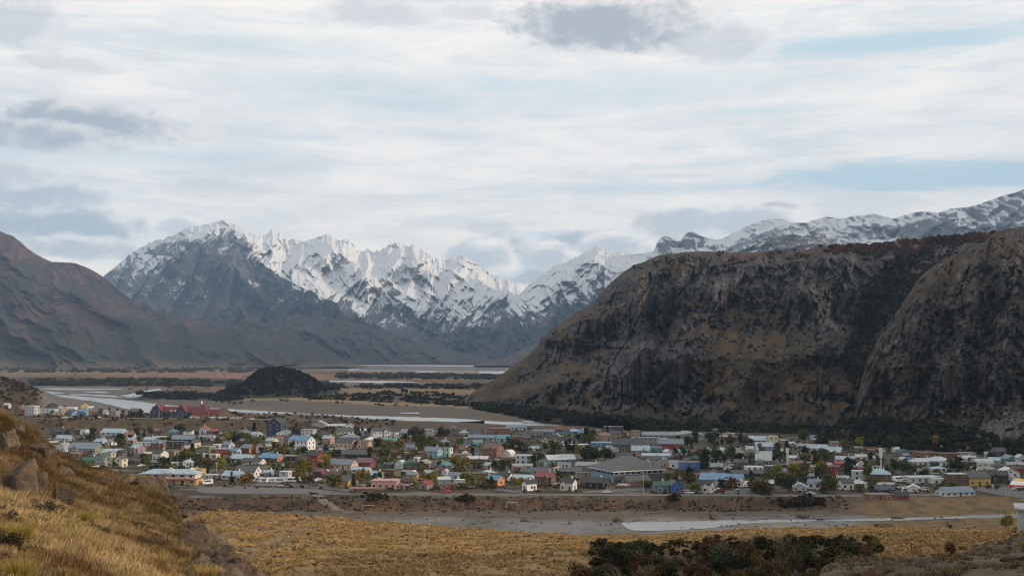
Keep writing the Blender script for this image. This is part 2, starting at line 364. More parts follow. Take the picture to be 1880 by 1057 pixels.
# foreground hill and the grassy shelf
hill = Y < 295
kh = L3(straw, straw2, sst(-.3, .4, nz2)); kh = L3(kh, dirt, sst(.05, .38, nz1+.25*nz3)*.75)
kp = L3(C(.26, .165, .068), C(.19, .12, .052), sst(-.3, .4, nz1)); kp = L3(kp, C(.085, .055, .025), sst(.16, .34, nz3+.3*nz1)*.85)
isp = sst(360, 420, ppx)*sst(70, 95, Y)
kh = L3(kh, kp, isp)
dm = sst(1400, 1500, ppx+nz1*60)*sst(110, 90, Y)
kh = L3(kh, L3(C(.075, .055, .038), C(.13, .10, .07), sst(-.1, .4, nz1+nz3*.5)), dm)
rk = sst(-0.40, -0.30, X/Y)*sst(-.16, -.24, X/Y)*sst(45, 60, Y)*sst(.02, .2, nz1+nz3*.4)
kh = L3(kh, rock, rk*.8)
rr = sst(335, 375, ppx+nz1*25)*sst(480, 440, ppx+nz1*15)*sst(70, 64, Y)*sst(30, 38, Y); kh = L3(kh, C(.085, .065, .05), rr*sst(-.15, .2, nz1+nz3))
# thicket hollow floor, its shade painted in as a darker ground colour
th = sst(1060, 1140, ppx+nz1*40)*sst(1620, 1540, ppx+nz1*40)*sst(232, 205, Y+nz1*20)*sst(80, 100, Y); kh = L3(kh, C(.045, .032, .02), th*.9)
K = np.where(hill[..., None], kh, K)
# river bed and bank
bedm = (Y >= 285) & (Y < 497)
kb = L3(C(.165, .16, .155), C(.115, .108, .10), sst(-.3, .4, nz2)); kb = L3(kb, C(.10, .078, .06), sst(458, 474, Y+nz2*16+nz1*6-12*sst(1200, 1500, ppx)))
kb = L3(kb, C(.055, .05, .045), sst(.22, .4, nz1)*.7)
pitch = inpoly(ppx+nz1*6, ppy+nz1*1.0, [(655, 927.5), (760, 925), (930, 924), (1130, 928), (1130, 931), (935, 933.5), (800, 936.5), (700, 939), (640, 941)])
kb = np.where(pitch[..., None], L3(C(.125, .075, .045), C(.10, .062, .04), sst(-.2, .3, nz2)), kb)
ltf = sst(620, 520, ppx+nz1*60)*sst(930, 924, ppy); kb = L3(kb, C(.095, .068, .042), ltf*.8)
rgt = sst(1500, 1600, ppx)*sst(942, 934, ppy+nz1*6); kb = L3(kb, L3(C(.115, .088, .062), C(.15, .095, .04), sst(.0, .3, nz2+.5*nz1)), rgt)
K = np.where(bedm[..., None], kb, K)
bk = sst(489, 494, Y+nz1*3)*sst(507, 502, Y+nz1*3)*sst(1590, 1500, ppx)*(Y > 300)
K = L3(K, L3(C(.092, .058, .036), C(.048, .034, .024), sst(-.2, .25, nz1+nz3*.8)), bk)
# town ground
tw = (Y >= 503) & (Y < 945)
kt = L3(C(.080, .062, .046), C(.045, .038, .026), sst(-.15, .2, nz2)); kt = L3(kt, C(.034, .038, .018), sst(.0, .25, fbm(X/22, Y/22, 4, 71))*.8)
kt = L3(kt, C(.15, .14, .13), sst(.18, .3, fbm(X/30, Y/12, 4, 72))*.7)
K = np.where(tw[..., None], L3(kt, K, bk), K)
gr = sst(1560, 1620, ppx)*sst(908, 913, ppy+nz1*3)*(Y > 430)*(Y < 560); K = L3(K, L3(C(.16, .105, .05), C(.10, .075, .045), sst(-.1, .3, nz1)), gr)
# terrace bank
tb = sst(930, 945, Y+nz1*6)*sst(1100, 1060, Y)*sst(-60, -150, X+nz1*12)
K = L3(K, L3(C(.085, .058, .034), C(.05, .04, .024), sst(-.2, .3, nz1+nz2)), tb)
# valley floor far behind
fv = Y > 1060
kv = L3(C(.135, .085, .045), C(.08, .055, .034), sst(-.25, .25, fbm(ppx/90, ppy/3.2, 4, 81)))
qx = ppx+fbm(ppx/40, ppy/3, 4, 82)*34; qy = ppy+fbm(ppx/55, ppy/4, 4, 83)*3.2
def stripe(pts, colr, soft=1.2, amt=1.0):
    global kv
    a, b = band(pts, qx); m = sst(-soft*.5, soft*.5, qy-a)*sst(-soft*.5, soft*.5, b-qy)*amt; kv = L3(kv, C(*colr), np.nan_to_num(m))
stripe([(0, 682, 690), (300, 681, 688), (480, 681, 690), (640, 690, 698)], (.16, .10, .055))
stripe([(190, 686, 690), (450, 687, 694)], (.20, .10, .075))
stripe([(40, 693, 708), (250, 694, 708), (460, 696, 710), (600, 700, 708)], (.030, .028, .020))
stripe([(620, 684, 690), (940, 688, 698)], (.06, .05, .036))
stripe([(600, 664, 679), (700, 665, 682), (945, 668, 686)], (.19, .175, .165))
stripe([(640, 674, 677), (930, 677, 681)], (.08, .07, .06), amt=.6)
stripe([(60, 708, 752), (200, 709, 760), (300, 712, 765), (330, 722, 768)], (.125, .105, .09))
stripe([(285, 727, 745), (440, 729, 757), (640, 733, 766), (860, 748, 775), (1090, 775, 795)], (.115, .09, .072))
stripe([(420, 726, 734), (540, 727, 735), (700, 738, 743), (860, 744, 748)], (.23, .16, .09))
stripe([(600, 711, 721), (760, 712, 722), (880, 712, 726)], (.20, .135, .07))
stripe([(570, 702, 706), (800, 702, 707)], (.11, .10, .09))
stripe([(700, 707, 712), (900, 703, 712)], (.035, .032, .024))
stripe([(240, 717, 733), (340, 718, 733), (440, 726, 737)], (.035, .032, .022))
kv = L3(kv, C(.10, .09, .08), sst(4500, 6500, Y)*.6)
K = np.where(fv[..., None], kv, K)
hl = sst(1180, 1230, Y)*sst(1560, 1480, Y)*sst(84, 60, ppx); K = L3(K, L3(C(.075, .055, .035), C(.045, .035, .024), sst(-.2, .2, nz2)), hl)
mo = ((X-pt(515, 1900))/105)**2+((Y-1900)/190)**2 < 1.1; K = np.where(mo[..., None], C(.036, .030, .020), K)
he = ((X-pt(100, 1180))/18)**2+((Y-1180)/33)**2 < 1; K = np.where(he[..., None], C(.05, .042, .034), K)
m_ground = attr_mat('ground_surface', det=((2.2, 6, .30), (.25, 4, .18)), bump=(.55, .35))
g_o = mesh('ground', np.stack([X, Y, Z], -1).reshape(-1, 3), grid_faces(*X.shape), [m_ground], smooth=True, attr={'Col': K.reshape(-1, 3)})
tag(g_o, kind='structure')
del K, kh, kb, kt, kv
# ---------------------------------------------------------------- mountains, hills and cliffs: polar height sheets
def layer(name, px0, px1, nc, sil, basel, Db, Dc, nr, g, disp, colour, m, back=(.6, .9), jit=(0, 1), over=True):
    px = np.linspace(px0, px1, nc); ys = IP(sil, px)
    if jit[0]: yj = -jit[0]*(ridge(px/jit[1], 0*px+.37, 5, 91)-.45)*2*np.clip(.45+1.6*fbm(px/45, 0*px, 2, 92), .08, 1.3)
    yb = IP(basel, px); db = IP(Db, px); dc = IP(Dc, px)
    t = np.concatenate([[-.06, -.02], np.linspace(0, 1, nr)])
    T, PX = np.meshgrid(t, px, indexing='ij'); YS = ys[None]+0*T; YB = yb[None]+0*T
    PY = YB+(YS-YB)*T
    JT = (yj[None] if jit[0] else 0)*np.clip(T, 0, 1)**14
    Tc = np.clip(T, 0, 1)
    D0 = db[None]+(dc-db)[None]*g(Tc, PX, PY)
    D = D0+disp(Tc, PX, PY, D0)
    # keep the surface from folding back too far
    D = np.maximum(D, np.maximum.accumulate(D, 0)-D0*.012)
    xx, yy, zz = ray_at(PX, PY+JT, D)
    nb = 14; k = np.arange(1, nb+1)/nb
    Dbk = D[-1][None]*(1+back[0]*k[:, None]); ux = (px-CX)/F
    zbk = zz[-1][None]+(-30-zz[-1][None])*(k[:, None]**back[1])
    xb = xx[-1][None]/yy[-1][None]*Dbk
    xx = np.concatenate([xx, xb]); yy = np.concatenate([yy, Dbk]); zz = np.concatenate([zz, zbk])
    PXa = np.concatenate([PX, PX[:nb]]); PYa = np.concatenate([PY, 0*PX[:nb]+PY[-1]]); Ta = np.concatenate([Tc, 1+k[:, None]+0*PX[:nb]])
    Pn = np.stack([xx, yy, zz], -1); du = np.gradient(Pn, axis=1); dv = np.gradient(Pn, axis=0); n = np.cross(du, dv); n /= np.linalg.norm(n, axis=-1, keepdims=True)+1e-9
    colr = colour(Ta, PXa, PYa, Pn, n)
    o = mesh(name, Pn.reshape(-1, 3), grid_faces(*xx.shape), [m], smooth=True, attr={'Col': colr.reshape(-1, 3)})
    tag(o, kind='structure'); return o, Pn, PXa, PYa, n
m_mtn = attr_mat('mountain_rock', det=((.012, 7, .16), ), bump=(.0, 30.))
def lineD(pts, PY): pts = sorted(pts, key=lambda q: q[1]); return np.interp(PY, [p[1] for p in pts], [p[0] for p in pts])
def spur(PX, PY, pts, wl, wr, amp):
    lx = lineD(pts, PY); d = PX-lx
    y0 = min(p[1] for p in pts); y1 = max(p[1] for p in pts)
    return -amp*np.where(d < 0, np.clip(1+d/wl, 0, 1)**1.1, np.clip(1-d/wr, 0, 1)**1.1)*sst(y0-6, y0+22, PY)*sst(y1+30, y1-15, PY)
snowc = C(.60, .61, .63)
# big snowy massif
silB = [(150, 545), (190, 507), (215, 487), (240, 464), (262, 452), (283, 441), (292, 438), (300, 440), (305, 434), (318, 431), (327, 428), (340, 419), (350, 414), (360, 414), (375, 412), (390, 410), (400, 405), (408, 403), (414, 404), (422, 409), (440, 415), (455, 424), (466, 430), (480, 433), (492, 428), (500, 418), (507, 424), (514, 427), (520, 438), (530, 440), (537, 436), (545, 441), (560, 443), (575, 437), (590, 433), (601, 428), (610, 434), (622, 440), (632, 439), (640, 440), (650, 450), (656, 460), (668, 461), (675, 455), (682, 461), (696, 459), (706, 455), (714, 447), (735, 445), (745, 451), (752, 453), (757, 447), (763, 448), (770, 455), (785, 463), (792, 472), (820, 477), (832, 469), (848, 468), (858, 474), (875, 484), (895, 499), (915, 508), (935, 514), (950, 523), (958, 533), (980, 560), (1040, 600)]
def gB(t, PX, PY): return .75*t+.25*t**2.2
def dB(t, PX, PY, D0):
    wx = PX+fbm(PX/90, PY/90, 3, 101)*16; wy = PY+fbm(PX/70, PY/70, 3, 102)*10
    sl = np.where(PX < 480, 1, 1)*0.55
    r = ridge((wx+wy*sl)/62, wy/170+.3, 5, 103, .55); r2 = ridge((wx-wy*.35)/24, wy/34, 5, 104, .58)
    big = ridge((wx-wy*.55)/150, wy/240, 3, 105)
    w = sst(0, .12, t)
    r3 = ridge(wx/9, wy/15, 4, 106, .6); d = -w*(760*(r-.4)*sst(1.05, .75, t)+230*(r2-.4)+32*(r3-.4)+850*(big-.4)*sst(1.0, .7, t))
    d = d+spur(PX, PY, [(408, 416), (452, 432), (468, 468), (500, 500), (560, 530), (640, 570), (720, 612), (800, 655)], 150, 60, 1000)
    d = d+spur(PX, PY, [(600, 440), (640, 480), (700, 530), (760, 570)], 70, 60, 520)+spur(PX, PY, [(757, 452), (800, 500), (860, 560)], 60, 60, 420)
    return d
def relief(Pn): return Pn[..., 2]
def cB(t, PX, PY, Pn, n):
    wx = PX+fbm(PX/40, PY/40, 3, 111)*16; wy = PY+fbm(PX/30, PY/30, 3, 112)*8
    f1 = fbm(PX/26, PY/14, 5, 113, .62); f2 = ridge((wx+wy*.9)/7, (wy-wx*.3)/34, 4, 114, .65)-.42; f3 = fbm(PX/3.5, PY/3.5, 3, 115, .7); f4 = ridge((wx+wy*1.1)/6, (wy-wx*.3)/40, 4, 116, .65)-.42
    sly = IP([(150, 520), (200, 530), (260, 552), (330, 560), (385, 520), (430, 500), (470, 515), (520, 540), (600, 566), (700, 590), (760, 592), (840, 600), (900, 590), (960, 560), (1040, 600)], PX)
    lo = IP([(150, 450), (260, 452), (330, 436), (400, 428), (460, 438), (520, 460), (640, 500), (760, 525), (860, 520), (960, 530), (1040, 560)], PX)
    a = np.clip((sly-PY)/np.maximum(sly-lo, 20), -.9, 1.15)
    dk = inpoly(PX+f1*10, PY+f1*6, [(262, 466), (300, 447), (335, 438), (374, 438), (384, 427), (396, 418), (424, 419), (446, 428), (458, 440), (466, 455), (452, 470), (462, 485), (500, 505), (520, 520), (430, 512), (350, 500), (300, 500), (330, 470)])
    up = n[..., 2]
    cb1, cb2 = cells((wx+wy*.7)/16, (wy-wx*.2)/22, 119); s = -.60-.10*sst(440, 520, PX)+1.5*a+.70*f1+.7*np.where(PX < 420, f4*1.9, f2)+.34*f3+1.0*(up-.6)+.75*(cb1-.5)-1.05*dk+.22*sst(430, 520, PX)-.34*sst(420, 300, PX)*sst(1.0, .6, a)
    rocky = inpoly(PX+f1*8, PY+f1*6, [(745, 495), (760, 490), (775, 500), (790, 520), (780, 530), (760, 520)]) | inpoly(PX+f1*8, PY+f1*6, [(690, 512), (700, 514), (735, 535), (740, 545), (715, 540)]); s = s-rocky*1.0
    gl = inpoly(PX+f1*8, PY+f1*6, [(655, 465), (700, 462), (745, 470), (760, 520), (770, 548), (740, 530), (700, 505), (660, 480)]); s = s+gl*.7
    s = sst(-.10, .20, s)
    rk = L3(C(.060, .060, .066), C(.105, .09, .08), sst(-.3, .4, f1+f3)); low = L3(C(.040, .038, .036), C(.065, .050, .042), sst(-.2, .3, fbm(PX/30, PY/18, 4, 118))); rk = L3(low, rk, sst(-.5, .3, a))
    return L3(rk, snowc, s)
def const(v): return [(0, v), (1900, v)]
layer('mountain', 130, 1060, 1250, silB, [(0, 666), (2000, 666)], const(9200), const(13800), 430, gB, dB, cB, m_mtn, jit=(3.2, 5.0), back=(.12, .9))
# snowy mountain right of the valley
silC = [(840, 640), (880, 610), (915, 575), (940, 551), (958, 535), (975, 518), (990, 508), (1003, 499), (1015, 489), (1030, 484), (1045, 477), (1060, 470), (1071, 464), (1085, 458), (1098, 451), (1110, 459), (1121, 471), (1128, 463), (1138, 461), (1150, 463), (1160, 468), (1172, 474), (1185, 482), (1210, 495), (1300, 520)]
def dC(t, PX, PY, D0):
    wx = PX+fbm(PX/70, PY/70, 3, 121)*10; wy = PY+fbm(PX/60, PY/60, 3, 122)*8
    w = sst(0, .12, t)
    d = -w*(650*(ridge((wx-wy*.55)/55, wy/130, 5, 123, .55)-.4)*sst(1.05, .75, t)+190*(ridge((wx+wy*.4)/20, wy/26, 5, 124, .6)-.4))
    return d+spur(PX, PY, [(1098, 462), (1060, 490), (1010, 530), (960, 575), (920, 620)], 60, 90, 600)+spur(PX, PY, [(1135, 468), (1110, 510), (1080, 560)], 50, 60, 400)
def cC(t, PX, PY, Pn, n):
    f1 = fbm(PX/24, PY/13, 5, 133, .62); f3 = fbm(PX/3.5, PY/3, 3, 135, .7); st_ = fbm((PX+PY*2.2)/160, (PY+PX*.18)/4.2, 3, 136); f2 = ridge((PX-PY*.9)/9, (PY+PX*.3)/40, 4, 134)-.42
    sly = IP([(840, 580), (930, 585), (1000, 590), (1060, 575), (1120, 540), (1200, 520)], PX); lo = IP([(840, 560), (960, 545), (1050, 500), (1130, 480), (1200, 490)], PX)
    a = np.clip((sly-PY)/np.maximum(sly-lo, 20), -.9, 1.15)
    s = -.52+1.25*a+.5*f1+.3*f3+.6*f2+.5*(cells((PX-PY*.7)/14, PY/20, 139)[0]-.5)+.5*st_*sst(1040, 1080, PX)*sst(500, 480, PY)*2+.8*(n[..., 2]-.6)
    s = sst(-.07, .16, s)
    rk = L3(C(.060, .060, .066), C(.10, .09, .08), sst(-.3, .4, f1+f3)); rk = L3(C(.040, .038, .036), rk, sst(-.4, .3, a))
    return L3(rk, snowc, s)
layer('mountain', 850, 1290, 620, silC, [(0, 664), (2000, 664)], const(8600), const(12200), 330, gB, dC, cC, m_mtn, jit=(2.6, 5.0), back=(.2, .9))
# distant snowfield ridge and peaks beyond the plateau
silD = [(1120, 475), (1160, 466), (1185, 464), (1200, 461), (1206, 446), (1213, 437), (1221, 433), (1232, 436), (1244, 441), (1250, 441), (1255, 432), (1262, 427), (1272, 425), (1284, 432), (1296, 436), (1312, 440), (1326, 438), (1345, 428), (1370, 416), (1395, 406), (1412, 402), (1428, 401), (1440, 403), (1455, 408), (1478, 409), (1500, 402), (1516, 398), (1532, 399), (1546, 401), (1570, 396), (1590, 394), (1605, 392), (1622, 397), (1640, 401), (1655, 397), (1672, 392), (1690, 388), (1708, 389), (1722, 391), (1745, 383), (1780, 380), (1800, 374), (1820, 367), (1845, 358), (1865, 353), (1880, 347), (1940, 330), (2050, 280), (2300, 190), (2800, 120), (3600, 90), (5000, 60)]  # points beyond the right frame edge raised to shade the valley slopes
def dD(t, PX, PY, D0):
    wx = PX+fbm(PX/70, PY/70, 3, 141)*20; wy = PY+fbm(PX/60, PY/60, 3, 142)*12
    w = sst(0, .15, t)
    return -w*(520*(ridge((wx+wy*1.1)/75, wy/70, 5, 143, .5)-.4)*sst(1.04, .8, t)+110*(ridge((wx-wy*.4)/22, wy/22, 4, 144, .55)-.4))
def cD(t, PX, PY, Pn, n):
    f1 = fbm(PX/30, PY/10, 5, 153, .6); f3 = fbm(PX/4, PY/3, 3, 155, .65)
    st_ = ridge((PX-PY*1.4)/26+fbm(PX/30, PY/30, 3, 156)*1.1, (PY+PX*.5)/42, 4, 157)-.45
    a = IP([(1120, .6), (1200, .5), (1260, .35), (1330, .45), (1500, .35), (1620, .25), (1700, -.02), (1880, -.02), (2100, .1)], PX)
    dk = inpoly(PX+f1*8, PY+f1*4, [(1590, 440), (1640, 420), (1700, 402), (1740, 398), (1760, 420), (1790, 430), (1700, 440)]); pk = (PX > 1203)*(PX < 1300)*(PY < 455)
    s = a+.55*f1+.45*f3+1.5*st_-.5*dk-.35*pk+.3*sst(.80, 1.0, t)*(1-pk)
    s = sst(-.06, .14, s)
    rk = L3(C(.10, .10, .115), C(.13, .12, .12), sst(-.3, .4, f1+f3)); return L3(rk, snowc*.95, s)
layer('mountain', 1110, 5000, 1500, silD, [(0, 640), (5000, 640)], [(0, 8500), (2000, 7000), (2600, 5500), (3300, 5000), (5000, 4200)], [(0, 12500), (2000, 9500), (2600, 7600), (3300, 7000), (5000, 5800)], 240, gB, dD, cD, m_mtn, jit=(.7, 9.0), back=(.25, .9))
silE = [(1300, 480), (1335, 466), (1350, 458), (1372, 447), (1395, 438), (1410, 435), (1425, 434), (1445, 431), (1458, 430), (1475, 434), (1500, 431), (1525, 436), (1548, 441), (1580, 447), (1620, 452), (1700, 462)]
def cE(t, PX, PY, Pn, n):
    f1 = fbm(PX/16, PY/7, 5, 163, .62); f3 = fbm(PX/3, PY/3, 3, 165, .7); s = sst(.12, .34, .18+f1*.8+f3*.7-.3*np.exp(-((PX-1445)/40)**2)-.25*sst(1560, 1620, PX))
    return L3(L3(C(.10, .075, .07), C(.085, .085, .095), sst(-.2, .3, f1+.3*sst(1430, 1380, PX))), snowc*.9, s)
layer('hill', 1290, 1720, 420, silE, const(600), const(5200), const(7000), 160, gB, lambda t, a, b, d: -sst(0, .15, t)*(220*(ridge((a+b)/40, b/30, 4, 161)-.4)+60*(ridge(a/14, b/14, 4, 162)-.4)), cE, m_mtn, jit=(.7, 6.))
# brown ridge below the massif, and the low hill right of it
silF = [(430, 640), (480, 598), (540, 575), (600, 582), (640, 590), (690, 601), (740, 618), (790, 633), (840, 646), (880, 656), (940, 664)]
def cF(t, PX, PY, Pn, n):
    f1 = fbm(PX/34, PY/20, 5, 173, .6); f3 = fbm(PX/5, PY/4, 3, 174, .6); return L3(L3(C(.066, .046, .034), C(.034, .030, .028), sst(-.25, .25, f1)), C(.15, .115, .09), sst(.22, .5, f3+f1*.6)*.7)
def dF(t, PX, PY, D0): wx = PX+fbm(PX/40, PY/40, 3, 171)*16; return -sst(0, .15, t)*(420*(ridge((wx-PY*.8)/52, PY/90, 5, 172)-.4)+90*(ridge((wx+PY*.3)/16, PY/16, 4, 175)-.4))
layer('hill', 420, 950, 620, silF, const(667), const(7200), const(9000), 200, gB, dF, lambda *a: cF(*a)*.72, m_mtn, jit=(.8, 7.))
silF2 = [(880, 668), (915, 661), (940, 650), (958, 641), (975, 632), (1000, 622), (1030, 612), (1080, 600), (1150, 600)]
layer('hill', 870, 1160, 300, silF2, const(671), const(5600), const(6800), 140, gB, lambda t, a, b, d: dF(t, a+300, b, d)*.6, lambda t, a, b, p, n: cF(t, a+500, b, p, n)*1.1, m_mtn, jit=(.6, 6.))
# brown mountain at the left
silA = [(-900, 260), (-500, 330), (-200, 395), (-60, 412), (0, 424), (10, 429), (22, 432), (36, 442), (48, 454), (62, 464), (80, 474), (96, 481), (118, 481), (138, 483), (155, 489), (172, 497), (190, 508), (205, 521), (222, 536), (238, 546), (258, 556), (276, 565), (300, 573), (330, 580), (352, 584), (375, 590), (400, 593), (425, 597), (442, 592), (456, 587), (470, 590), (490, 594), (510, 603), (535, 614), (558, 624), (580, 631), (600, 640), (620, 650), (636, 661), (650, 668), (700, 676)]
def dA(t, PX, PY, D0):
    wx = PX+fbm(PX/80, PY/80, 3, 181)*30; wy = PY+fbm(PX/60, PY/60, 3, 182)*18
    w = sst(0, .12, t)
    return -w*(300*(ridge((wx-wy*.9)/105, wy/150, 4, 183, .5)-.4)*sst(1.04, .8, t)+48*(ridge((wx-wy*.7)/26, wy/30, 5, 184, .6)-.4)+16*(ridge((wx-wy*.6)/9, wy/12, 4, 185, .6)-.4))
def cA(t, PX, PY, Pn, n):
    f1 = fbm(PX/70, PY/40, 5, 193, .6); f2 = fbm(PX/12, PY/8, 4, 194, .6); f3 = fbm(PX/3, PY/2.6, 3, 195, .7)
    k = L3(C(.044, .032, .033), C(.082, .046, .048), sst(-.25, .3, f1+f2*.5))
    k = k*(1+.55*f2+.5*f3)[..., None]; k = L3(k, C(.026, .030, .022), sst(.02, .30, -f1*.9+f2*.8+f3*.5+.46*sst(560, 650, PY)-.10)*.92)
    rk = sst(.30, .46, f3*.6+f2*.6+.2*ridge((PX-PY)/20, PY/16, 3, 198)-.05); k = L3(k, C(.135, .12, .11), rk*.8)
    k = L3(k, C(.115, .085, .055), sst(.1, .4, fbm(PX/20, PY/12, 3, 199))*sst(430, 470, PX)*sst(650, 600, PY)*.7)
    return L3(k, C(.12, .085, .05), sst(655, 672, PY+f1*8)*.6)
m_hill = attr_mat('hillside', det=((.02, 7, .28), (.12, 4, .2)), bump=(.35, 6.))
layer('mountain', -900, 710, 1250, silA, [(-900, 684), (0, 679), (300, 677), (500, 676), (620, 672), (710, 680)], [(-900, 2600), (-200, 4300), (0, 5000), (700, 5200)], [(-900, 4400), (-200, 6600), (0, 7300), (450, 6700), (700, 6000)], 380, lambda t, a, b: .62*t+.38*t**2.3, dA, cA, m_hill, jit=(1.0, 9.))
# right plateau with its cliffs
m_cliff = attr_mat('cliff_rock', det=((.10, 7, .30), (.5, 4, .22)), bump=(.6, 2.2))
silP = [(820, 748), (860, 726), (885, 708), (905, 697), (930, 680), (945, 668), (960, 659), (975, 648), (985, 637), (994, 622), (1003, 612), (1020, 600), (1035, 589), (1060, 572), (1082, 561), (1095, 548), (1106, 533), (1120, 520), (1132, 509), (1148, 497), (1165, 486), (1182, 481), (1196, 474), (1212, 468), (1232, 465), (1260, 462), (1300, 461), (1340, 463), (1370, 465), (1400, 461), (1440, 461), (1480, 458), (1510, 452), (1550, 448), (1600, 450), (1640, 447), (1680, 440), (1720, 433), (1760, 431), (1800, 427), (1840, 424), (1900, 420), (2100, 410)]
bP = [(820, 750), (900, 755), (960, 768), (1040, 776), (1100, 786), (1200, 794), (1300, 798), (1400, 802), (1600, 806), (1700, 812), (2100, 830)]
def gP(t, PX, PY):
    # talus, rock step, slope, upper crag, plateau top
    kn = np.array([0, .18, .42, .60, .80, .93, 1.0]); a = np.array([0, .16, .26, .52, .62, .74, 1.0])
    f = fbm(PX/110, PY*0, 3, 201)*.12
    return np.interp(np.clip(t+f*sst(0, .2, t)*sst(1, .85, t), 0, 1), kn, a)
def crag(PX, PY, s):
    """steep rock ribs running down the face with ledges between"""
    wx = PX+fbm(PX/60, PY/60, 3, s)*9; wy = PY+fbm(PX/50, PY/50, 3, s+1)*6
    r1 = .6*ridge((wx+wy*.34)/62, wy/110, 5, s+2, .55)+.4*ridge((wx-wy*.5)/34, wy/60, 5, s+7, .55)
    c1, e1 = cells((wx+wy*.3)/17, wy/42, s+20); c2, e2 = cells((wx+wy*.15)/7, wy/13, s+21); c3, e3 = cells(wx/3.0, wy/5.0, s+22)
    r2 = c1-.5+.42; led = c2-.5+.42; sm = (c3-.5)*1.0
    return r1-.42, r2-.42, led-.42, sm
def rockmask(t, PX, PY):
    f = fbm(PX/55, PY/30, 4, 211)+.45*fbm(PX/14, PY/12, 3, 212)
    m = .12+f*1.2
    m = m+.75*np.exp(-((PY-(IP([(950, 640), (1080, 590), (1150, 540), (1250, 520), (1350, 510), (1500, 520), (1650, 530)], PX)))/36)**2)*sst(1100, 1250, PX)
    m = m+.8*np.exp(-((PX-1190)/75)**2-((PY-640)/75)**2)+.6*np.exp(-((PX-1250)/90)**2-((PY-750)/36)**2)+.8*np.exp(-((PX-1500)/60)**2-((PY-590)/34)**2)
    m = m-.9*np.exp(-((PX-1400)/110)**2-((PY-690)/60)**2)-.5*np.exp(-((PX-1180)/80)**2-((PY-490)/16)**2)-.7*sst(.2, .05, t)-.5*sst(1000, 940, PX)
    return sst(-.05, .28, m)
def gully(PX, PY):
    lx = lineD([(1760, 430), (1700, 462), (1655, 505), (1625, 545), (1597, 590), (1575, 640), (1550, 690)], PY); return np.exp(-((PX-lx)/IP([(430, 40), (500, 34), (600, 32), (700, 16)], PY))**2)*sst(425, 445, PY)*sst(720, 660, PY)
def dP(t, PX, PY, D0):
    a, b, c, d = crag(PX, PY, 221); rm = rockmask(t, PX, PY); w = sst(0, .06, t)*sst(1.0, .96, t)
    v = -w*((.35+.65*rm)*62*a+rm*(26*b+11*c+5*d)+(1-rm)*(6*b+3*c+2*d))
    v = v+w*75*gully(PX, PY)+w*60*np.exp(-((PX-lineD([(1240, 560), (1215, 620), (1200, 700)], PY))/16)**2)*sst(550, 575, PY)*sst(730, 690, PY)
    v = v+w*(spur(PX, PY, [(1182, 492), (1165, 560), (1182, 640), (1160, 710)], 50, 26, 85)+spur(PX, PY, [(1332, 505), (1290, 600), (1248, 690)], 60, 40, 70)+spur(PX, PY, [(1480, 520), (1500, 580), (1525, 645)], 60, 30, 60)+spur(PX, PY, [(1085, 572), (1055, 640), (1010, 720)], 40, 40, 55)+spur(PX, PY, [(1400, 620), (1370, 700), (1320, 770)], 70, 50, 50))
    return v-w*60*np.exp(-((PX-lineD([(1000, 620), (1160, 560), (1175, 640), (1120, 740)], PY))/60)**2)
grassc = C(.070, .045, .023); grassd = C(.038, .031, .022); bush = C(.020, .019, .013)
def cP(t, PX, PY, Pn, n):
    rm = rockmask(t, PX, PY); f1 = fbm(PX/30, PY/20, 4, 231); f2 = fbm(PX/7, PY/12, 4, 232, .6); f3 = fbm(PX/2.2, PY/3.4, 3, 233, .7)
    k = L3(grassc, grassd, sst(-.2, .25, f1)); k = L3(k, C(.085, .055, .028), sst(.1, .5, f2)*.4)
    rk = L3(C(.040, .037, .038), C(.088, .078, .074), sst(-.25, .35, f2+.5*f3)); rk = L3(rk, C(.070, .052, .052), sst(.0, .3, f1)*.5); rk = L3(rk, C(.018, .018, .020), sst(.2, .4, -f3+.3*f2)*.7)
    jt = cells((PX+PY*.3)/17, PY/42, 241)[1]; j2 = cells((PX+PY*.15)/7, PY/13, 242)[1]; cv = cells((PX+PY*.15)/7, PY/13, 242)[0]; rk = rk*(.72+.5*np.clip(cv, 0, 1))[..., None]; rk = L3(rk, C(.012, .012, .013), np.maximum(sst(.12, .0, jt)*.35, sst(.10, .0, j2)*.28))
    k = L3(k, rk, np.clip(rm+.25*(n[..., 2] < .55), 0, 1))
    k = L3(k, C(.15, .14, .135), np.exp(-((PX-1318)/10)**2-((PY-528)/14)**2)*.8)
    k = L3(k, bush, np.clip(gully(PX, PY)*1.6*sst(470, 545, PY)-.5+f2*1.3+f1*1.3, 0, 1)*.95)
    k = L3(k, bush, sst(.16, .04, t+f2*.06)*.8*sst(880, 960, PX))
    top = sst(.955, .985, t); k = L3(k, L3(C(.075, .05, .034), C(.050, .024, .018), sst(-.1, .2, f2)), top*(t <= 1)*sst(1200, 1300, PX))
    return k
o_p, PP, PPX, PPY, PN = layer('cliff', 815, 2100, 1150, silP, bP, [(820, 1500), (900, 1300), (1000, 1090), (1100, 985), (1200, 945), (1400, 915), (1600, 880), (1750, 850), (2100, 790)], [(820, 1560), (900, 1700), (1000, 1740), (1100, 1720), (1250, 1600), (1400, 1560), (1600, 1500), (1800, 1450), (2100, 1350)], 430, gP, dP, cP, m_cliff, jit=(1.2, 6.), back=(.9, .8))
silQ = [(1480, 812), (1530, 800), (1560, 780), (1572, 750), (1575, 720), (1582, 690), (1592, 660), (1608, 630), (1622, 605), (1640, 580), (1655, 562), (1668, 540), (1680, 520), (1695, 502), (1712, 490), (1730, 478), (1755, 466), (1785, 456), (1805, 446), (1820, 430), (1835, 424), (1860, 418), (1885, 413), (1950, 408), (2100, 430), (2284, 470), (2720, 482), (3400, 430), (3800, 440)]  # crest right of frame shaped to cast shade over the town's right side
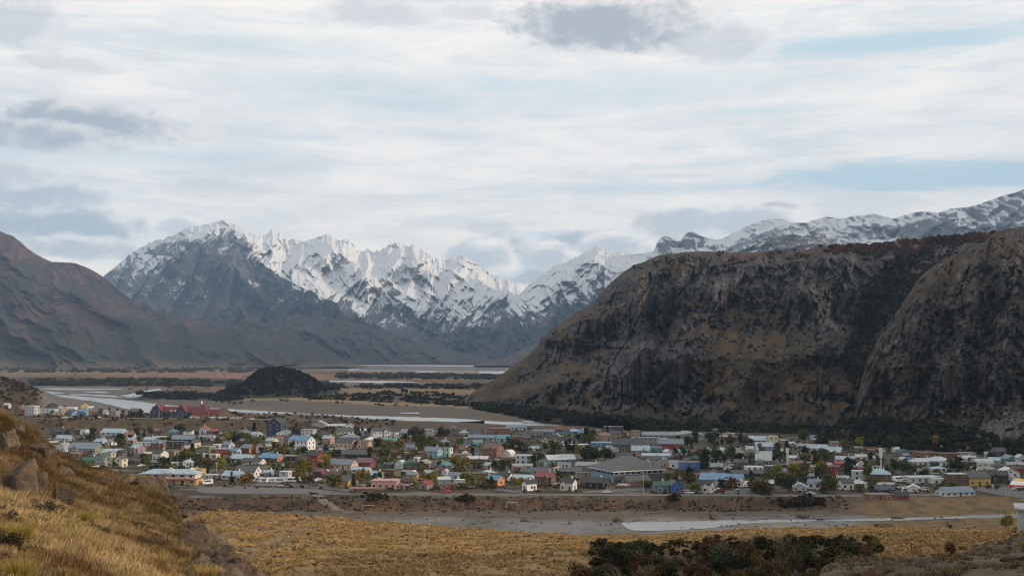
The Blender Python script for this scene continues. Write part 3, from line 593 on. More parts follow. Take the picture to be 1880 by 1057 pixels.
bQ = [(1480, 814), (1600, 816), (1700, 826), (1800, 836), (1900, 846), (2400, 900), (3800, 1100)]
def gQ(t, PX, PY):
    kn = np.array([0, .12, .24, .78, .90, 1.0]); a = np.array([0, .20, .30, .62, .76, 1.0]); return np.interp(np.clip(t+fbm(PX/90, PY*0, 3, 241)*.08*sst(0, .2, t)*sst(1, .85, t), 0, 1), kn, a)
def dQ(t, PX, PY, D0):
    a, b, c, d = crag(PX*1.0, PY*.8, 251); w = sst(0, .08, t)*sst(1.0, .97, t)
    return (-w*(32*a+15*b+8*c+3.5*d)+w*(spur(PX, PY, [(1705, 500), (1690, 600), (1650, 700)], 50, 30, 40)+spur(PX, PY, [(1795, 465), (1775, 600), (1745, 720)], 60, 30, 45)+spur(PX, PY, [(1868, 430), (1862, 560), (1835, 700)], 60, 30, 40)))*(.45+.55*sst(.1, .25, t))
def cQ(t, PX, PY, Pn, n):
    f1 = fbm(PX/34, PY/40, 4, 261); f2 = fbm(PX/6, PY/16, 4, 262, .62); f3 = fbm(PX/2.2, PY/4, 3, 263, .7)
    rk = L3(C(.042, .037, .036), C(.092, .078, .072), sst(-.3, .3, f2+.4*f3+.4*f1)); rk = L3(rk, C(.018, .017, .018), sst(.12, .36, -f3+.4*f2)*.8); rk = L3(rk, C(.19, .17, .16), sst(.35, .5, f2+.5*f3)*.6)
    jt = cells((PX+PY*.8*.3)/17, PY*.8/42, 271)[1]; cv, j2 = cells((PX+PY*.8*.15)/7, PY*.8/13, 272); rk = rk*(.72+.5*np.clip(cv, 0, 1))[..., None]; rk = L3(rk, C(.012, .012, .013), np.maximum(sst(.12, .0, jt)*.35, sst(.10, .0, j2)*.28))
    gm = sst(.05, .3, fbm(PX/40, PY/24, 4, 264)+.35*sst(.28, .1, t)+.5*sst(.80, .92, t)+.5*np.exp(-((PX-1620)/40)**2-((PY-720)/60)**2)-.22)
    k = L3(rk, L3(grassc, grassd, sst(-.2, .2, f2)), gm)
    k = L3(k, bush, sst(.20, .06, t+f1*.12)*.95)
    scree = sst(-.1, .25, 1-np.sqrt(((PX-1850)/62)**2+((PY-772-(1880-PX)*.25)/30)**2)+f1*.8); k = L3(k, L3(C(.075, .072, .07), C(.135, .13, .125), sst(-.2, .3, f3)), scree)
    return k
o_q, QP, QPX, QPY, QN = layer('cliff', 1485, 3800, 900, silQ, bQ, [(1480, 800), (1600, 780), (1700, 745), (1800, 715), (1900, 690), (2284, 600), (2720, 480), (3400, 350), (3800, 280)], [(1480, 830), (1560, 900), (1620, 960), (1700, 1020), (1800, 1030), (1900, 1020), (2284, 750), (2720, 600), (3400, 450), (3800, 380)], 400, gQ, dQ, cQ, m_cliff, jit=(1.2, 5.), back=(.5, .8))

# unseen range added right of frame to shade left mountain and lower massif
gx, gy = np.meshgrid(np.linspace(5600, 11000, 120), np.linspace(300, 14000, 260))
gz = IP([(300, -20), (1200, 900), (2600, 2600), (5500, 2900), (8000, 2500), (12000, 2350), (14000, 2300)], gy)*sst(5600, 8200, gx)*sst(11001, 8600, gx)*(.8+.4*ridge(gx/1800, gy/1800, 5, 301))
gc = L3(C(.08, .07, .065), snowc, sst(900, 1300, gz+fbm(gx/200, gy/200, 4, 302)*500))
tag(mesh('mountain', np.stack([gx, gy, gz-5], -1).reshape(-1, 3), grid_faces(*gx.shape), [m_mtn], smooth=True, attr={'Col': gc.reshape(-1, 3)}), kind='structure')
# ---------------------------------------------------------------- air
bx0, bx1, by0, by1, bz0, bz1 = -34000, 34000, -3000, 16200, -60, 3300
hvv = [(x, y, z) for z in (bz0, bz1) for x, y in ((bx0, by0), (bx1, by0), (bx1, by1), (bx0, by1))]
mh = bpy.data.materials.new('haze_air'); mh.use_nodes = True; t = mh.node_tree; t.nodes.clear()
pv = t.nodes.new('ShaderNodeVolumePrincipled'); pv.inputs['Color'].default_value = (.42, .66, 1.0, 1); pv.inputs['Density'].default_value = 3.8e-5; pv.inputs['Anisotropy'].default_value = 0.1
om = t.nodes.new('ShaderNodeOutputMaterial'); t.links.new(pv.outputs[0], om.inputs['Volume'])
tag(mesh('haze', hvv, [(0, 3, 2, 1), (4, 5, 6, 7), (0, 1, 5, 4), (1, 2, 6, 5), (2, 3, 7, 6), (3, 0, 4, 7)], [mh]), kind='stuff')
# ---------------------------------------------------------------- water
def newwater():
    m, t, b = newmat('river_water'); g = nd(t, 'ShaderNodeNewGeometry')
    b.inputs['Base Color'].default_value = (.24, .26, .26, 1); b.inputs['Roughness'].default_value = .24; b.inputs['Specular IOR Level'].default_value = .8; b.inputs['IOR'].default_value = 1.6
    n = noise(t, g.outputs['Position'], 1.1, 4, .6); bp = nd(t, 'ShaderNodeBump'); bp.inputs['Strength'].default_value = .05; bp.inputs['Distance'].default_value = .08
    t.links.new(n, bp.inputs['Height']); t.links.new(bp.outputs[0], b.inputs['Normal']); return m
m_water = newwater()
def river(pts, zw, name='river'):
    """pts: (px, near-to-far top py, bottom py) of one channel on the level zw"""
    px = np.arange(pts[0][0], pts[-1][0]+.1, 2.5); a, b = band(pts, px)
    j = fbm(px/22, px*0+pts[0][0], 4, 301)*1.1; j2 = fbm(px/16, px*0+pts[0][1], 4, 302)*1.6
    th_ = np.clip((b-a)/4, .12, 1); a = a+j*th_; b = np.maximum(b+j2*th_, a+.25)
    V = []
    for k in np.linspace(0, 1, 5):
        py = b+(a-b)*k; D = (CZ-zw)/-np.array([(ray_at(x, y, 1.0)[2]-CZ) for x, y in zip(px, py)]); x, y, z = ray_at(px, py, D); V.append(np.stack([x, y, 0*x+zw], -1))
    V = np.array(V).reshape(-1, 3)
    return tag(mesh(name, V, grid_faces(5, len(px)), [m_water], smooth=True), kind='structure')
ZN = -3.88
river([(1126, 958.3, 958.8), (1140, 958.2, 961), (1152, 958.5, 969), (1162, 958.5, 973.5), (1170, 958, 974), (1230, 957, 973), (1300, 955.5, 969), (1327, 954.5, 966.5), (1345, 954.5, 962), (1400, 953.5, 959), (1480, 953, 957.5), (1500, 953.5, 955)], ZN)
river([(1512, 954.5, 956), (1600, 951, 956), (1700, 948.5, 953.5), (1800, 944.5, 951), (1890, 942, 949), (2100, 936, 944)], ZN)
ZF = -2.70
for p in ([(73, 713, 714), (110, 712, 716), (170, 713, 715), (225, 713, 714.5)],
          [(84, 717.5, 719), (110, 720, 728), (140, 726, 733), (170, 729, 736), (200, 731, 742), (230, 734, 750), (260, 737, 757), (300, 742, 759), (360, 748, 760), (420, 750, 755), (500, 755, 761.5), (560, 758.5, 764.5), (640, 762, 767.5), (720, 764, 770), (800, 766.5, 778), (850, 768.5, 783), (905, 773, 779), (950, 774, 780), (1000, 777, 784), (1050, 781, 790), (1096, 785.5, 788)],
          [(100, 723, 724), (160, 723, 726), (215, 726, 729), (232, 728, 729)], [(215, 727, 728), (240, 722, 729), (255, 719.5, 728), (275, 715, 719), (295, 713, 715.5)],
          [(757, 772.5, 774), (770, 774.5, 784), (800, 777, 787), (850, 774, 785), (890, 772, 780)], [(150, 718, 719), (185, 718, 721), (200, 720, 721)],
          [(960, 771.5, 775.5), (983, 771.5, 776)]): river(p, ZF)
ZV = -2.7
for p in ([(603, 698.2, 700.5), (700, 698.5, 702.5), (765, 700.5, 702)], [(640, 668.5, 670.5), (760, 669, 672), (935, 671, 673)], [(880, 681, 685), (938, 681.5, 686)], [(640, 677, 681), (660, 674.5, 678), (668, 674, 675)], [(765, 681, 683), (800, 681, 683.5)], [(735, 757, 758.4), (772, 756.5, 759)]): river(p, ZV)
# ---------------------------------------------------------------- sheets laid on the ground: roads, yards
m_road = plain('gravel_road', (.155, .14, .125), .95, .2, var=.12, scale=.25)
m_asph = plain('asphalt', (.105, .103, .102), .9, .3, var=.10, scale=.3)
m_track = plain('dirt_track', (.15, .125, .105), .95, .1, var=.15, scale=.4)
def sheet(name, pts, m, off=.06, step=5., nk=5, by=None):
    px = np.arange(pts[0][0], pts[-1][0]+.1, step); a, b = band(pts, px); w_ = fbm(px/14, px*0+pts[0][1], 3, 311)*.35; V = []
    for k in np.linspace(0, 1, nk):
        x, y, z = hits(px, b+(a-b)*k+w_*(1 if k in (0, 1) else 0), 300.); V.append(np.stack([x, y, z+off], -1))
    V = np.concatenate(V)
    return tag(mesh(name, V, grid_faces(nk, len(px)), [m], smooth=True), kind='structure')
sheet('road', [(300, 891, 893.5), (360, 890.5, 894), (430, 892, 897), (500, 895, 899.5), (560, 897, 903), (640, 904.5, 908), (900, 905.5, 909), (1000, 905.8, 909), (1300, 906.5, 910.2), (1540, 907.5, 911.5), (1740, 905, 909.5)], m_road)
sheet('parking_lot', [(362, 895.5, 903), (380, 894.5, 905.5), (470, 895.5, 906.5), (560, 896.5, 907), (600, 900, 907.5), (640, 905.5, 907.5)], m_asph, .12)
sheet('side_road', [(415, 887, 890), (520, 886, 893), (600, 889, 898), (650, 898, 904.5)], m_asph, .17)
sheet('side_road', [(890, 895, 897.5), (930, 898, 903), (960, 901, 906)], m_asph, .17)
sheet('side_road', [(1070, 901.5, 905.5), (1110, 898.5, 905), (1150, 896.5, 902.5), (1205, 896, 899)], m_asph, .17)
sheet('side_road', [(1330, 897.5, 906), (1380, 896, 906), (1420, 903, 906.5)], m_asph, .17)
sheet('road', [(1790, 894, 899), (1830, 893, 908), (1880, 893, 915), (1950, 892, 922)], m_asph, .14)
sheet('terrace_road', [(60, 767, 768.6), (240, 767, 769), (420, 768, 770), (600, 771, 772.4)], m_track, .25)
cl = [(574, 904), (583, 909), (592, 918), (606, 928), (622, 936), (640, 941)]
ui = np.repeat(np.linspace(0, 5, 26), 7); qi = np.tile(np.linspace(-1, 1, 7), 26)
x, y, z = hits(np.interp(ui, range(6), [c[0] for c in cl])+qi*(9+ui*1.3), np.interp(ui, range(6), [c[1] for c in cl])+qi*1.2, 300.); V = np.stack([x, y, z+.12], -1)
tag(mesh('dirt_track', V, grid_faces(26, 7), [m_track]), kind='structure')
# ---------------------------------------------------------------- scattering many copies of small meshes into one mesh
def rotz(a):
    c, s = np.cos(a), np.sin(a); return c, s
def scatter(name, tmpl, pos, sc3, ang, m, kind='stuff', colr=None, parent=None, label=None, cat=None):
    """tmpl: list of (V, F) templates (quads); copies share one object"""
    Vs, Fs, Cs, off = [], [], [], 0; pick = rng.integers(0, len(tmpl), len(pos))
    for ti, (tv, tf) in enumerate(tmpl):
        idx = np.where(pick == ti)[0]
        if not len(idx): continue
        c, s = rotz(ang[idx]); v = tv[None]*sc3[idx][:, None, :]
        x = v[..., 0]*c[:, None]-v[..., 1]*s[:, None]; y = v[..., 0]*s[:, None]+v[..., 1]*c[:, None]
        v = np.stack([x, y, v[..., 2]], -1)+pos[idx][:, None, :]
        Vs.append(v.reshape(-1, 3)); Fs.append((tf[None]+(np.arange(len(idx))*len(tv))[:, None, None]).reshape(-1, tf.shape[1])+off); off += len(idx)*len(tv)
        if colr is not None: Cs.append(np.repeat(colr[idx], len(tv), 0))
    o = mesh(name, np.concatenate(Vs), np.concatenate(Fs), [m], attr={'Col': np.concatenate(Cs)} if colr is not None else None, parent=parent)
    return tag(o, label, cat, kind=kind)
def tuft(nb, spread=.5, h=1., w=.07, seed=0):
    r = np.random.default_rng(seed); V = []; Fc = []
    for i in range(nb):
        a = r.uniform(0, 6.28); q = r.uniform(0, .35); lean = r.uniform(.1, spread); hh = h*r.uniform(.55, 1.1); b = r.uniform(0, 6.28)
        bx, by = q*math.cos(a), q*math.sin(a); tx, ty = bx+lean*math.cos(a), by+lean*math.sin(a); dx, dy = w*math.cos(b), w*math.sin(b); k = len(V)
        V += [(bx-dx, by-dy, -.08), (bx+dx, by+dy, -.08), ((bx+tx)/2+dx*.8, (by+ty)/2+dy*.8, hh*.66), ((bx+tx)/2-dx*.8, (by+ty)/2-dy*.8, hh*.66), (tx+dx*.15, ty+dy*.15, hh), (tx-dx*.15, ty-dy*.15, hh)]
        Fc += [(k, k+1, k+2, k+3), (k+3, k+2, k+4, k+5)]
    return np.array(V), np.array(Fc)
def attr_leaf(name, rough=.9, var=.0, trans=.0):
    m, t, b = newmat(name); a = nd(t, 'ShaderNodeAttribute', attribute_name='Col'); t.links.new(a.outputs[0], b.inputs['Base Color']); b.inputs['Roughness'].default_value = rough; b.inputs['Specular IOR Level'].default_value = .1
    return m
m_grass = attr_leaf('dry_grass')
tf_ = [tuft(14, .85, .85, .045, s) for s in range(6)]; tf2 = [tuft(8, .6, .8, .08, 20+s) for s in range(5)]
def field(n, pxr, Dr, power=1.6):
    px = rng.uniform(*pxr, n); u = rng.uniform(0, 1, n); D = (Dr[0]**power+(Dr[1]**power-Dr[0]**power)*u)**(1/power)
    x = (px-CX)/F*D; return px, x, D
def gcol(n, base, v=.25):
    k = rng.normal(1, v, n)[:, None].clip(.4, 1.7); h = rng.normal(0, .12, n); c = base*k; c[:, 1] *= 1+h*.5; c[:, 2] *= 1-h; return c
# left slope, dense
px, x, y = field(90000, (-140, 500), (9, 98), 1.55); z = G(x, y)
dens = fbm(x/3.2, y/3.2, 3, 401)+.5*fbm(x/.8, y/.8, 2, 402); keep = (dens > -.42-.3*(y < 32)) & ~((px > 430) & (y > 55))
keep &= ~((sst(335, 375, px) > .5) & (px < 480) & (y > 36) & (y < 66) & (rng.random(len(px)) < .75))
x, y, z, px, dens = [q[keep] for q in (x, y, z, px, dens)]
s_ = (.10+.0036*y)*rng.uniform(.6, 1.35, len(x))*(1+.5*np.clip(dens, 0, .6)); colr = L3(C(.135, .080, .034), C(.37, .265, .135), sst(-.3, .45, dens+.35*sst(60, 20, y)-.1))*rng.uniform(.7, 1.25, len(x))[:, None]
gg = sst(.18, .42, fbm(x/2.6+9, y/2.6, 3, 403))[:, None]*.5; colr = colr*(1-gg)+C(.20, .165, .045)*gg; colr = colr*(.66+.40*sst(62, 24, y))[:, None]
dk = (rng.random(len(x)) < .13)[:, None]; colr = np.where(dk, colr*.45, colr)
scatter('grass', tf_, np.stack([x, y, z], -1), np.stack([s_*.9, s_*.9, s_*rng.uniform(.6, 1.15, len(x))], -1), rng.uniform(0, 6.28, len(x)), m_grass, colr=colr)
# grassy shelf and the right mound
px, x, y = field(46000, (360, 1960), (100, 268), 1.5); z = G(x, y)
dens = fbm(x/7, y/7, 3, 405)+.6*fbm(x/1.6, y/1.6, 2, 406); keep = dens > -.15; keep &= ~((px > 1120) & (px < 1560) & (y < 205))
x, y, z, px, dens = [q[keep] for q in (x, y, z, px, dens)]
s_ = rng.uniform(.35, .95, len(x))*(.7+.9*np.clip(dens, 0, .6)); colr = L3(C(.25, .16, .065), C(.36, .245, .11), sst(-.2, .4, dens))*rng.uniform(.75, 1.2, len(x))[:, None]
dk = (rng.random(len(x)) < .04+.22*sst(.15, .4, dens))[:, None]; colr = np.where(dk, colr*.40, colr)
scatter('grass', tf2, np.stack([x, y, z], -1), np.stack([s_*1.2, s_*1.2, s_*.75], -1), rng.uniform(0, 6.28, len(x)), m_grass, colr=colr)
px, x, y = field(9000, (1380, 1990), (26, 100), 1.6); z = G(x, y); dens = fbm(x/3, y/3, 3, 407); keep = dens > 0.02
x, y, z = x[keep], y[keep], z[keep]; s_ = rng.uniform(.12, .34, len(x)); colr = gcol(len(x), C(.11, .078, .045), .4)
scatter('grass', tf_, np.stack([x, y, z], -1), np.stack([s_, s_, s_*.8], -1), rng.uniform(0, 6.28, len(x)), m_grass, colr=colr)
# ---------------------------------------------------------------- leaf clumps
def crown(n, rx, rz, leaf, seed, zc=.55, lobes=7, cone=0., fill=.35, holes=.0):
    """many leaf-sized quads spread through a lumpy crown of unit height"""
    r = np.random.default_rng(seed); L = []
    for i in range(lobes):
        a = r.uniform(0, 6.28); h = r.uniform(-.75, .9); q = r.uniform(.25, .8)*(1-.5*abs(h)) if not cone else r.uniform(.2, .75)*(1-(h+1)/2)*1.1
        L.append((q*math.cos(a)*rx, q*math.sin(a)*rx, zc+h*rz*.72, r.uniform(.34, .58)*(1 if not cone else 1-.35*(h+1)/2)))
    V = []; per = n//lobes+1
    for lx, ly, lz, lr in L:
        d = r.normal(size=(per, 3)); d /= np.linalg.norm(d, axis=1)[:, None]; rad = lr*(r.random(per)**fill)[:, None]*r.uniform(.75, 1.15, (per, 1))
        p = d*rad*np.array([rx, rx, rz])+np.array([lx, ly, lz]); a = r.normal(size=(per, 3)); a /= np.linalg.norm(a, axis=1)[:, None]
        b = np.cross(a, d+r.normal(size=(per, 3))*.6); b /= np.linalg.norm(b, axis=1)[:, None]+1e-9; s = leaf*r.uniform(.5, 1.3, (per, 1)); V.append(np.stack([p-a*s-b*s*.6, p+a*s-b*s*.6, p+a*s*.7+b*s, p-a*s*.7+b*s], 1))
    V = np.concatenate(V).reshape(-1, 3); V[:, 2] = np.maximum(V[:, 2], .01); return V, np.arange(len(V)).reshape(-1, 4)
m_scrub = attr_leaf('dark_scrub')
cb = [crown(90, .62, .5, .13, 50+i, .42, 6) for i in range(6)]
def scrub(pts, smin, smax, base, v=.3, name='scrub', flat=.8):
    P_ = np.array(pts); n = len(P_); s_ = rng.uniform(smin, smax, n)
    scatter(name, cb, P_, np.stack([s_*rng.uniform(.9, 1.5, n), s_*1.1, s_*flat*rng.uniform(.8, 1.3, n)], -1), rng.uniform(0, 6.28, n), m_scrub, colr=gcol(n, base, v))
# far dark strips of woodland on the valley floor
pts = []
def strip_pts(poly, n, cut=-.1):
    out = []; xs = [p[0] for p in poly]; ys = [p[1] for p in poly]; a = rng.uniform(min(xs), max(xs), n*3); b = rng.uniform(min(ys), max(ys), n*3)
    k = inpoly(a, b, poly) & (fbm(a/30, b/3, 3, 411) > cut); a, b = a[k][:n], b[k][:n]
    tz = ray_at(a, b, 1.0)[2]-CZ; D = (CZ+3)/-tz; x, y, z = ray_at(a, b, D); return np.stack([x, y, G(x, y)-.3], -1)
scrub(strip_pts([(50, 697), (250, 695), (460, 699), (600, 703), (620, 709), (460, 710), (250, 709), (60, 708)], 2600, .0), 3.5, 8, C(.040, .038, .025), .4)
scrub(strip_pts([(250, 721), (330, 720), (440, 728), (445, 736), (330, 734), (250, 729)], 800), 2.5, 6, C(.038, .037, .024), .4)
scrub(strip_pts([(680, 722), (760, 715), (860, 728), (870, 746), (820, 744), (700, 738), (600, 733), (540, 735), (545, 728)], 1000, .0), 2.5, 6, C(.036, .035, .022), .4)
scrub(strip_pts([(590, 706), (760, 706), (900, 706), (890, 715), (700, 713), (560, 712)], 900, .0), 3, 7, C(.038, .034, .022), .4)
scrub(strip_pts([(620, 686), (940, 689), (930, 697), (620, 695)], 700), 6, 12, C(.04, .034, .024))
scrub(strip_pts([(0, 676), (520, 675), (520, 684), (0, 684)], 900, 0.05), 7, 14, C(.055, .042, .026))
scrub(strip_pts([(0, 684), (450, 684), (850, 730), (850, 745), (440, 745), (100, 700)], 500, .12), 2, 5, C(.035, .03, .02))
# wooded mound
n = 3000; a = rng.uniform(0, 6.28, n); q = np.sqrt(rng.random(n)); x = pt(515, 1900)+np.cos(a)*q*100; y = 1900+np.sin(a)*q*150; z = G(x, y); k = (z > -1.0) & (y < 1960)
scrub(np.stack([x, y, z-.6], -1)[k], 2.5, 6.0, C(.026, .024, .014), .5)
# left hillside in front of the far river
n = 900; px, x, y = field(n, (-60, 80), (1190, 1480)); z = G(x, y); k = z > 2; scrub(np.stack([x, y, z-.4], -1)[k], 1.5, 4.5, C(.055, .038, .024), .4)
# bush belts at the foot of the cliffs, taken from points of the cliff sheets
def on_layer(PN_, PXa, PYa, poly, n, cut=-9, jx=18):
    k = inpoly(PXa, PYa, poly); p = PN_[k][fbm(PXa[k]/jx, PYa[k]/jx*1.6, 3, 421) > cut]; i = rng.integers(0, len(p), n); p = p[i]+rng.normal(0, .8, (n, 3))*[1, 1, .15]; return p
scrub(on_layer(PP, PPX, PPY, [(870, 742), (960, 748), (1080, 762), (1200, 775), (1330, 782), (1480, 785), (1640, 795), (1640, 812), (1200, 800), (960, 778), (860, 760)], 2600, -.12), 2.5, 6, C(.026, .027, .017))
scrub(on_layer(QP, QPX, QPY, [(1520, 775), (1640, 770), (1740, 780), (1880, 815), (1900, 850), (1700, 835), (1500, 820)], 1800, -.2), 2, 5, C(.025, .026, .016))
scrub(on_layer(PP, PPX, PPY, [(1660, 500), (1690, 510), (1668, 545), (1640, 590), (1622, 640), (1590, 690), (1560, 700), (1540, 660), (1565, 620), (1572, 560), (1610, 520)], 1000, .06, 14), 2.2, 6, C(.022, .023, .014), .5)
scrub(on_layer(PP, PPX, PPY, [(1640, 470), (1740, 440), (1790, 436), (1740, 470), (1690, 510), (1600, 540), (1560, 560)], 700, .02, 12), 1.8, 4.5, C(.034, .024, .015), .5)
scrub(on_layer(PP, PPX, PPY, [(1500, 452), (1600, 450), (1720, 436), (1880, 424), (1880, 440), (1740, 452), (1690, 470), (1520, 468)], 1300, -.1), 2.5, 6, C(.065, .030, .018), .45)
scrub(on_layer(PP, PPX, PPY, [(1000, 600), (1200, 500), (1600, 480), (1640, 560), (1500, 780), (1000, 770)], 800, .12, 26), 1.5, 3.8, C(.032, .03, .018), .4)
scrub(on_layer(PP, PPX, PPY, [(1160, 488), (1300, 462), (1520, 456), (1520, 474), (1300, 490), (1170, 500)], 260, .1, 26), 2, 4.5, C(.04, .03, .018), .4)
scrub(on_layer(QP, QPX, QPY, [(1600, 640), (1880, 440), (1880, 780), (1600, 780)], 380, .12, 20), 1.2, 3, C(.03, .03, .018), .4)
# river bank bushes
px = rng.uniform(300, 1560, 1500); x = (px-CX)/F*496; y = rng.uniform(488, 505, 1500)+fbm(x/60, x*0, 3, 5)*4; k = fbm(x/9, y/9, 3, 431) > -.15
scrub(np.stack([x, y, G(x, y)-.1], -1)[k], .3, 1.15, C(.058, .042, .025), .6)
px = rng.uniform(380, 1860, 900); y = rng.uniform(440, 486, 900); x = (px-CX)/F*y; k = fbm(x/11, y/6, 3, 432) > .16
scrub(np.stack([x, y, G(x, y)-.05], -1)[k], .4, 1.0, C(.04, .032, .022), .4, flat=.5)
n = 700; x = rng.uniform(-480, -110, n); y = rng.uniform(940, 1080, n); k = fbm(x/22, y/22, 3, 433) > -.1; scrub(np.stack([x, y, G(x, y)-.2], -1)[k], 1.2, 3.2, C(.045, .035, .02), .4)
px = rng.uniform(360, 1900, 900); y = rng.uniform(100, 262, 900); x = (px-CX)/F*y; k = fbm(x/12, y/12, 3, 434) > .08
scrub(np.stack([x, y, G(x, y)-.05], -1)[k], .35, .8, C(.075, .048, .022), .4, flat=.6)
px, x, y = field(420, (-60, 470), (16, 92)); k = fbm(x/4, y/4, 3, 435) > -.05
cb = [crown(700, .62, .5, .035, 70+i, .42, 9) for i in range(4)]
scrub(np.stack([x, y, G(x, y)-.03], -1)[k], .22, .62, C(.060, .050, .026), .35, flat=.7)
cb = [crown(90, .62, .5, .13, 50+i, .42, 6) for i in range(6)]
# ---------------------------------------------------------------- town: palette
WALL = dict(white=(.62, .62, .60), cream=(.56, .50, .36), grey=(.26, .27, .28), pale=(.42, .47, .50), blue=(.16, .30, .48), bright=(.03, .13, .38), teal=(.13, .28, .30), turquoise=(.24, .46, .49), brick=(.25, .10, .07), brown=(.13, .085, .06), dark=(.045, .045, .05), crimson=(.28, .035, .045), pink=(.45, .25, .22), peach=(.55, .36, .26), tan=(.36, .26, .16), yellow=(.55, .34, .07), orange=(.52, .20, .07), olive=(.20, .21, .13), mauve=(.30, .22, .25), magenta=(.26, .03, .12), navy=(.035, .05, .08), mint=(.42, .52, .48), black=(.02, .02, .022), stone=(.11, .10, .095), rust=(.24, .10, .05), green=(.07, .14, .09))
ROOF = dict(sky=(.30, .40, .48), slate=(.15, .20, .25), charcoal=(.050, .056, .066), black=(.020, .021, .024), red=(.24, .045, .045), brown=(.15, .085, .065), green=(.03, .10, .065), lime=(.12, .34, .18), white=(.60, .62, .64), grey=(.24, .25, .27), teal=(.08, .27, .27), purple=(.16, .075, .10), blue=(.09, .24, .40), maroon=(.13, .035, .04), olive=(.20, .22, .17), rust=(.24, .10, .06), silver=(.42, .46, .48))
WN = {'pale': 'pale blue', 'bright': 'bright blue'}; RN = {'sky': 'light blue', 'slate': 'blue-grey', 'lime': 'bright green'}
def mute(c, k, b): g = sum(c)/3; return tuple((v*(1-k)+g*k)*b for v in c)
WALL = {k: mute(v, .16, .86) for k, v in WALL.items()}; ROOF = {k: mute(v, .10, .90) for k, v in ROOF.items()}
_mw, _mr = {}, {}
def wm_(k):
    if k not in _mw: _mw[k] = plain('wall_'+k, WALL[k], .85, .25, var=.10, scale=.9)
    return _mw[k]
def rustm(name, c):
    m = plain(name, c, .5, .4, var=.13, scale=.5); t = m.node_tree; b = t.nodes['Principled BSDF']; g = nd(t, 'ShaderNodeNewGeometry'); oi = nd(t, 'ShaderNodeObjectInfo'); src = b.inputs['Base Color'].links[0].from_socket
    n = noise(t, g.outputs['Position'], .45, 6, .7); n2_ = noise(t, g.outputs['Position'], 2.6, 5, .7); f = ramp(t, mth(t, 'ADD', mth(t, 'MULTIPLY', n, .6), mth(t, 'ADD', mth(t, 'MULTIPLY', n2_, .4), mth(t, 'MULTIPLY', oi.outputs['Random'], .10))), .54, .70)
    t.links.new(mixc(t, mth(t, 'MULTIPLY', f, .6), src, (.13, .085, .06)), b.inputs['Base Color']); t.links.new(mth(t, 'ADD', .35, mth(t, 'MULTIPLY', n, .4)), b.inputs['Roughness']); return m
def rm_(k):
    if k not in _mr:
        _mr[k] = rustm('roof_'+k, ROOF[k])
    return _mr[k]
m_frame = plain('window_frame', (.6, .6, .58), .6); m_glass = plain('window_glass', (.018, .022, .028), .12, .6, var=0); m_door = plain('door_wood', (.10, .05, .03), .6); m_wood = plain('weathered_wood', (.20, .14, .09), .9, var=.2, scale=1.5)
def box(x0, x1, y0, y1, z0, z1):
    return [(x0, y0, z0), (x1, y0, z0), (x1, y1, z0), (x0, y1, z0), (x0, y0, z1), (x1, y0, z1), (x1, y1, z1), (x0, y1, z1)], [(0, 3, 2, 1), (4, 5, 6, 7), (0, 1, 5, 4), (1, 2, 6, 5), (2, 3, 7, 6), (3, 0, 4, 7)]
def join(*vf):
    V, Fc = [], []
    for v, f in vf: k = len(V); V += list(v); Fc += [tuple(i+k for i in q) for q in f]
    return V, Fc
def slab(pts, th):   # a convex polygon in space thickened downwards
    n = len(pts); V = list(pts)+[(x, y, z-th) for x, y, z in pts]; return V, [tuple(range(n)), tuple(range(2*n-1, n-1, -1))]+[(i, i+n, (i+1) % n+n, (i+1) % n) for i in range(n)]
def place(V, ox=0, oy=0, oz=0, a=0):
    c, s = math.cos(a), math.sin(a); return [(x*c-y*s+ox, x*s+y*c+oy, z+oz) for x, y, z in V]
def window_mesh(w, h):
    a = box(-w/2-.10, w/2+.10, -.05, .02, -.10, h+.10); b = box(-w/2, w/2, -.08, .0, 0, h); V, Fc = join(a, b)
    me = bpy.data.meshes.new('window'); me.from_pydata(V, [], Fc); me.materials.append(m_frame); me.materials.append(m_glass)
    for i, p in enumerate(me.polygons): p.material_index = 0 if i < 6 else 1
    return me
WM = {}
def add_win(parent, x, y, z, a, w=1.1, h=1.2, name='window'):
    k = (round(w, 1), round(h, 1))
    if k not in WM: WM[k] = window_mesh(*k)
    o = bpy.data.objects.new(name, WM[k]); col.objects.link(o); o.parent = parent; o.location = (x, y, z); o.rotation_euler = (0, 0, a); return o
def add_door(parent, x, y, z, a):
    if 'door' not in WM:
        V, Fc = join(box(-.55, .55, -.07, .02, 0, 2.1)); me = bpy.data.meshes.new('door'); me.from_pydata(V, [], Fc); me.materials.append(m_door); WM['door'] = me
    o = bpy.data.objects.new('door', WM['door']); col.objects.link(o); o.parent = parent; o.location = (x, y, z); o.rotation_euler = (0, 0, a); return o
OUT = 1
def empty(name, loc, rz=0):
    o = bpy.data.objects.new(name, None); col.objects.link(o); o.location = loc; o.rotation_euler = (0, 0, rz); o.empty_display_size = .5; return o
